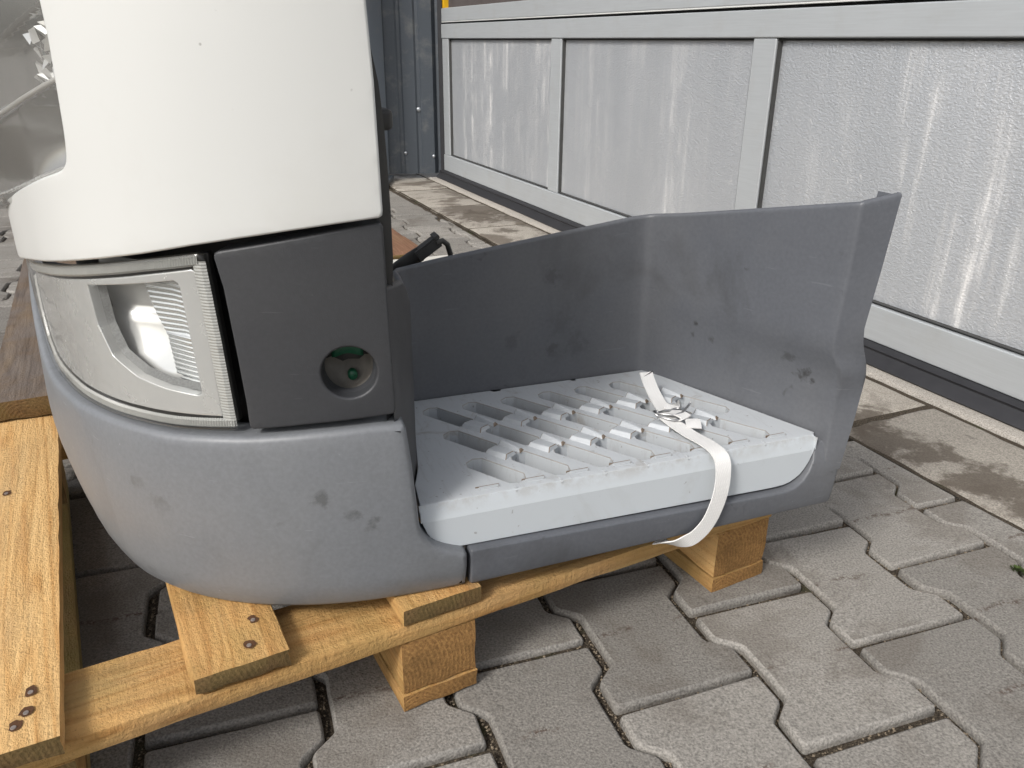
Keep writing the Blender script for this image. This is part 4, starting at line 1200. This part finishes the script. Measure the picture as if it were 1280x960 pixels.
# ------------------------------------------------------------------ lashing strap with wire buckle
strap = thing('lashing_strap', 'white woven strap with wire buckle tied over the step tread', 'strap', (-.039, .615, TZ), TANG)
def mat_strap():
    s = NT('white_webbing'); p = s.pos('object')
    base = s.mix(s.noise(p, 25, 4), (.76, .755, .735), (.86, .855, .84))
    a = s.pos('object', rot=(.3, .2, .8)); b_ = s.pos('object', rot=(.3, .2, -.8))
    def wv(v):
        x = s.n('ShaderNodeTexWave'); s.l(v, x.inputs['Vector']); x.inputs['Scale'].default_value = 230; return x.outputs['Fac']
    h = s.math('MULTIPLY', wv(a), wv(b_))
    base = s.mix(1.0, base, s.ramp(h, [(0, .9), (1, 1.03)]), 'MULTIPLY')
    return s.done(s.bsdf(base, .6, 0, s.bump(h, .4, .0005)))
M['strap'] = mat_strap()
def ribbon(name, path, width, th=.0013, pointed=False):
    """path: (s, t, z, width direction)"""
    P = []
    for i in range(len(path) - 1):
        p0 = path[max(0, i - 1)]; p1 = path[i]; p2 = path[i + 1]; p3 = path[min(len(path) - 1, i + 2)]
        for k in range(6):
            u = k / 6; r_ = []
            for q in range(2):
                a, b, c, d = Vector(p0[q]), Vector(p1[q]), Vector(p2[q]), Vector(p3[q])
                r_.append(.5 * (2 * b + (c - a) * u + (2 * a - 5 * b + 4 * c - d) * u * u + (3 * b - a - 3 * c + d) * u ** 3))
            P.append(r_)
    P.append([Vector(path[-1][0]), Vector(path[-1][1])])
    V, F = [], []; n = len(P)
    for i, (p, wd) in enumerate(P):
        t = (P[min(n - 1, i + 1)][0] - P[max(0, i - 1)][0]).normalized(); x = (wd - t * wd.dot(t)).normalized(); nn = t.cross(x)
        hw = width / 2
        l0 = p - x * hw; l1 = p + x * hw
        if pointed and i == n - 1: l0 = l0 - t * width * .55
        for q in (l0 - nn * th / 2, l1 - nn * th / 2, l1 + nn * th / 2, l0 + nn * th / 2): V.append((q.x, q.y, q.z - TZ))
    for i in range(n - 1):
        for k in range(4): F.append((4 * i + k, 4 * i + (k + 1) % 4, 4 * i + 4 + (k + 1) % 4, 4 * i + 4 + k))
    F.append((3, 2, 1, 0)); F.append((4 * n - 4, 4 * n - 3, 4 * n - 2, 4 * n - 1))
    o = from_pd(name, V, F, 'strap', strap, True); o.data.set_sharp_from_angle(angle=R(40)); return o
S1 = (1, .15, 0)
ribbon('band', [((.255, .098, .2145), S1), ((.258, .080, .2115), S1), ((.2625, .055, .2095), (1, .12, 0)), ((.267, .030, .2098), (1, .05, 0)), ((.2685, .012, .2085), (1, 0, .02)), ((.2690, .0015, .2005), (1, 0, .06)), ((.2668, -.0045, .180), (1, 0, -.16)), ((.2625, -.0062, .160), (1, 0, -.30)), ((.2545, -.0066, .140), (1, 0, -.6)), ((.2430, -.0062, .1265), (.8, 0, -.8)), ((.2330, -.0035, .1195), (.55, .1, -1)), ((.222, .004, .1140), (.4, .7, -.8)), ((.212, .02, .1105), (.6, 1, 0))], .0175)
ribbon('tail', [((.262, .098, .2125), S1), ((.2655, .118, .2130), S1), ((.2690, .140, .217), (1, .1, 0)), ((.2715, .160, .2255), (1, .05, 0)), ((.2730, .172, .234), (1, 0, 0))], .0165, pointed=True)
ribbon('fold', [((.262, .096, .2165), (.95, .3, 0)), ((.268, .086, .2185), (.95, .3, 0)), ((.272, .078, .2165), (.95, .3, 0)), ((.270, .083, .2130), (.95, .3, 0))], .0150)
ribbon('loop', [((.272, .062, .2115), (.9, -.4, 0)), ((.276, .070, .2135), (.9, -.4, 0)), ((.279, .078, .214), (.9, -.4, 0))], .016, pointed=True)
ribbon('band_end', [((.2665, .104, .2135), S1), ((.278, .112, .2150), (1, .5, 0)), ((.286, .118, .206), (1, .5, 0)), ((.289, .121, .190), (1, .5, 0))], .015)
V, F = [], []
def hook(pts, r=.0013): tube(V, F, [(.2625 + (x - .2625) * .78, .094 + (y - .094) * .72, z - .001 - TZ) for x, y, z in pts], r, 8)
hook([(.250, .105, .216), (.245, .110, .217), (.2415, .106, .218), (.243, .099, .218), (.252, .088, .2185), (.262, .081, .219), (.274, .083, .220), (.288, .093, .222), (.297, .101, .2235)])
hook([(.250, .105, .216), (.258, .108, .216), (.268, .105, .2165), (.277, .099, .217), (.286, .090, .217), (.287, .083, .2165), (.281, .077, .216), (.268, .074, .2155), (.257, .075, .2155), (.251, .081, .2155), (.2425, .092, .216), (.241, .1, .2165)])
hook([(.266, .107, .215), (.276, .108, .2165), (.283, .106, .217)], .0013)
from_pd('buckle', V, F, 'wire', strap, True)

# ------------------------------------------------------------------ black cable plug behind the step wall
plug = thing('cable_plug', 'black cable connector lying behind the grey step wall', 'connector', (-.039, .615, TZ), TANG)
bm = bmesh.new()
mm = Matrix.Translation((.044, .285, .372 - TZ)) @ Matrix.Rotation(R(-33), 4, 'Y')
bmesh.ops.create_cube(bm, size=1, matrix=mm @ Matrix.Diagonal((.034, .016, .013, 1)))
bmesh.ops.bevel(bm, geom=bm.edges[:], offset=.002, segments=2, affect='EDGES')
bmesh.ops.create_cube(bm, size=1, matrix=mm @ Matrix.Translation((.015, 0, .006)) @ Matrix.Diagonal((.006, .018, .004, 1)))
from_bm('housing', bm, 'black', plug)
V, F = [], []
tube(V, F, [(.053, .278, .379 - TZ), (.060, .278, .381 - TZ), (.066, .279, .376 - TZ), (.070, .281, .364 - TZ), (.071, .284, .345 - TZ), (.070, .29, .31 - TZ), (.06, .31, .25 - TZ), (.05, .33, .17 - TZ)], .0032, 8)
from_pd('cable', V, F, 'black', plug)
V, F = [], []
tube(V, F, [(.036, .286, .366 - TZ), (.024, .288, .359 - TZ), (.012, .292, .350 - TZ), (.0, .3, .33 - TZ), (-.01, .32, .28 - TZ)], .0085, 10)
from_pd('corrugated_sleeve', V, F, 'black', plug)

# ------------------------------------------------------------------ moss cushion in the paving joint
V, F = [], []
rg = random.Random(11)
for k in range(260):
    an = rg.uniform(0, 6.28); r = .011 * math.sqrt(rg.random()); x, y = r * math.cos(an), r * math.sin(an) * .8
    h = .008 * (1 - (r / .012) ** 2) + .001; b = len(V); l = rg.uniform(.001, .0022)
    for q in range(3): V.append((x + l * math.cos(an + q * 2.1), y + l * math.sin(an + q * 2.1), h - .003 + (q == 0) * .003))
    F.append((b, b + 1, b + 2))
moss = from_pd('moss_tuft', V, F, 'moss', None, False)
moss.location = (.618, .816, -.004)
tag(moss, 'small green moss cushion growing in a paving joint near the slab strip', 'moss')
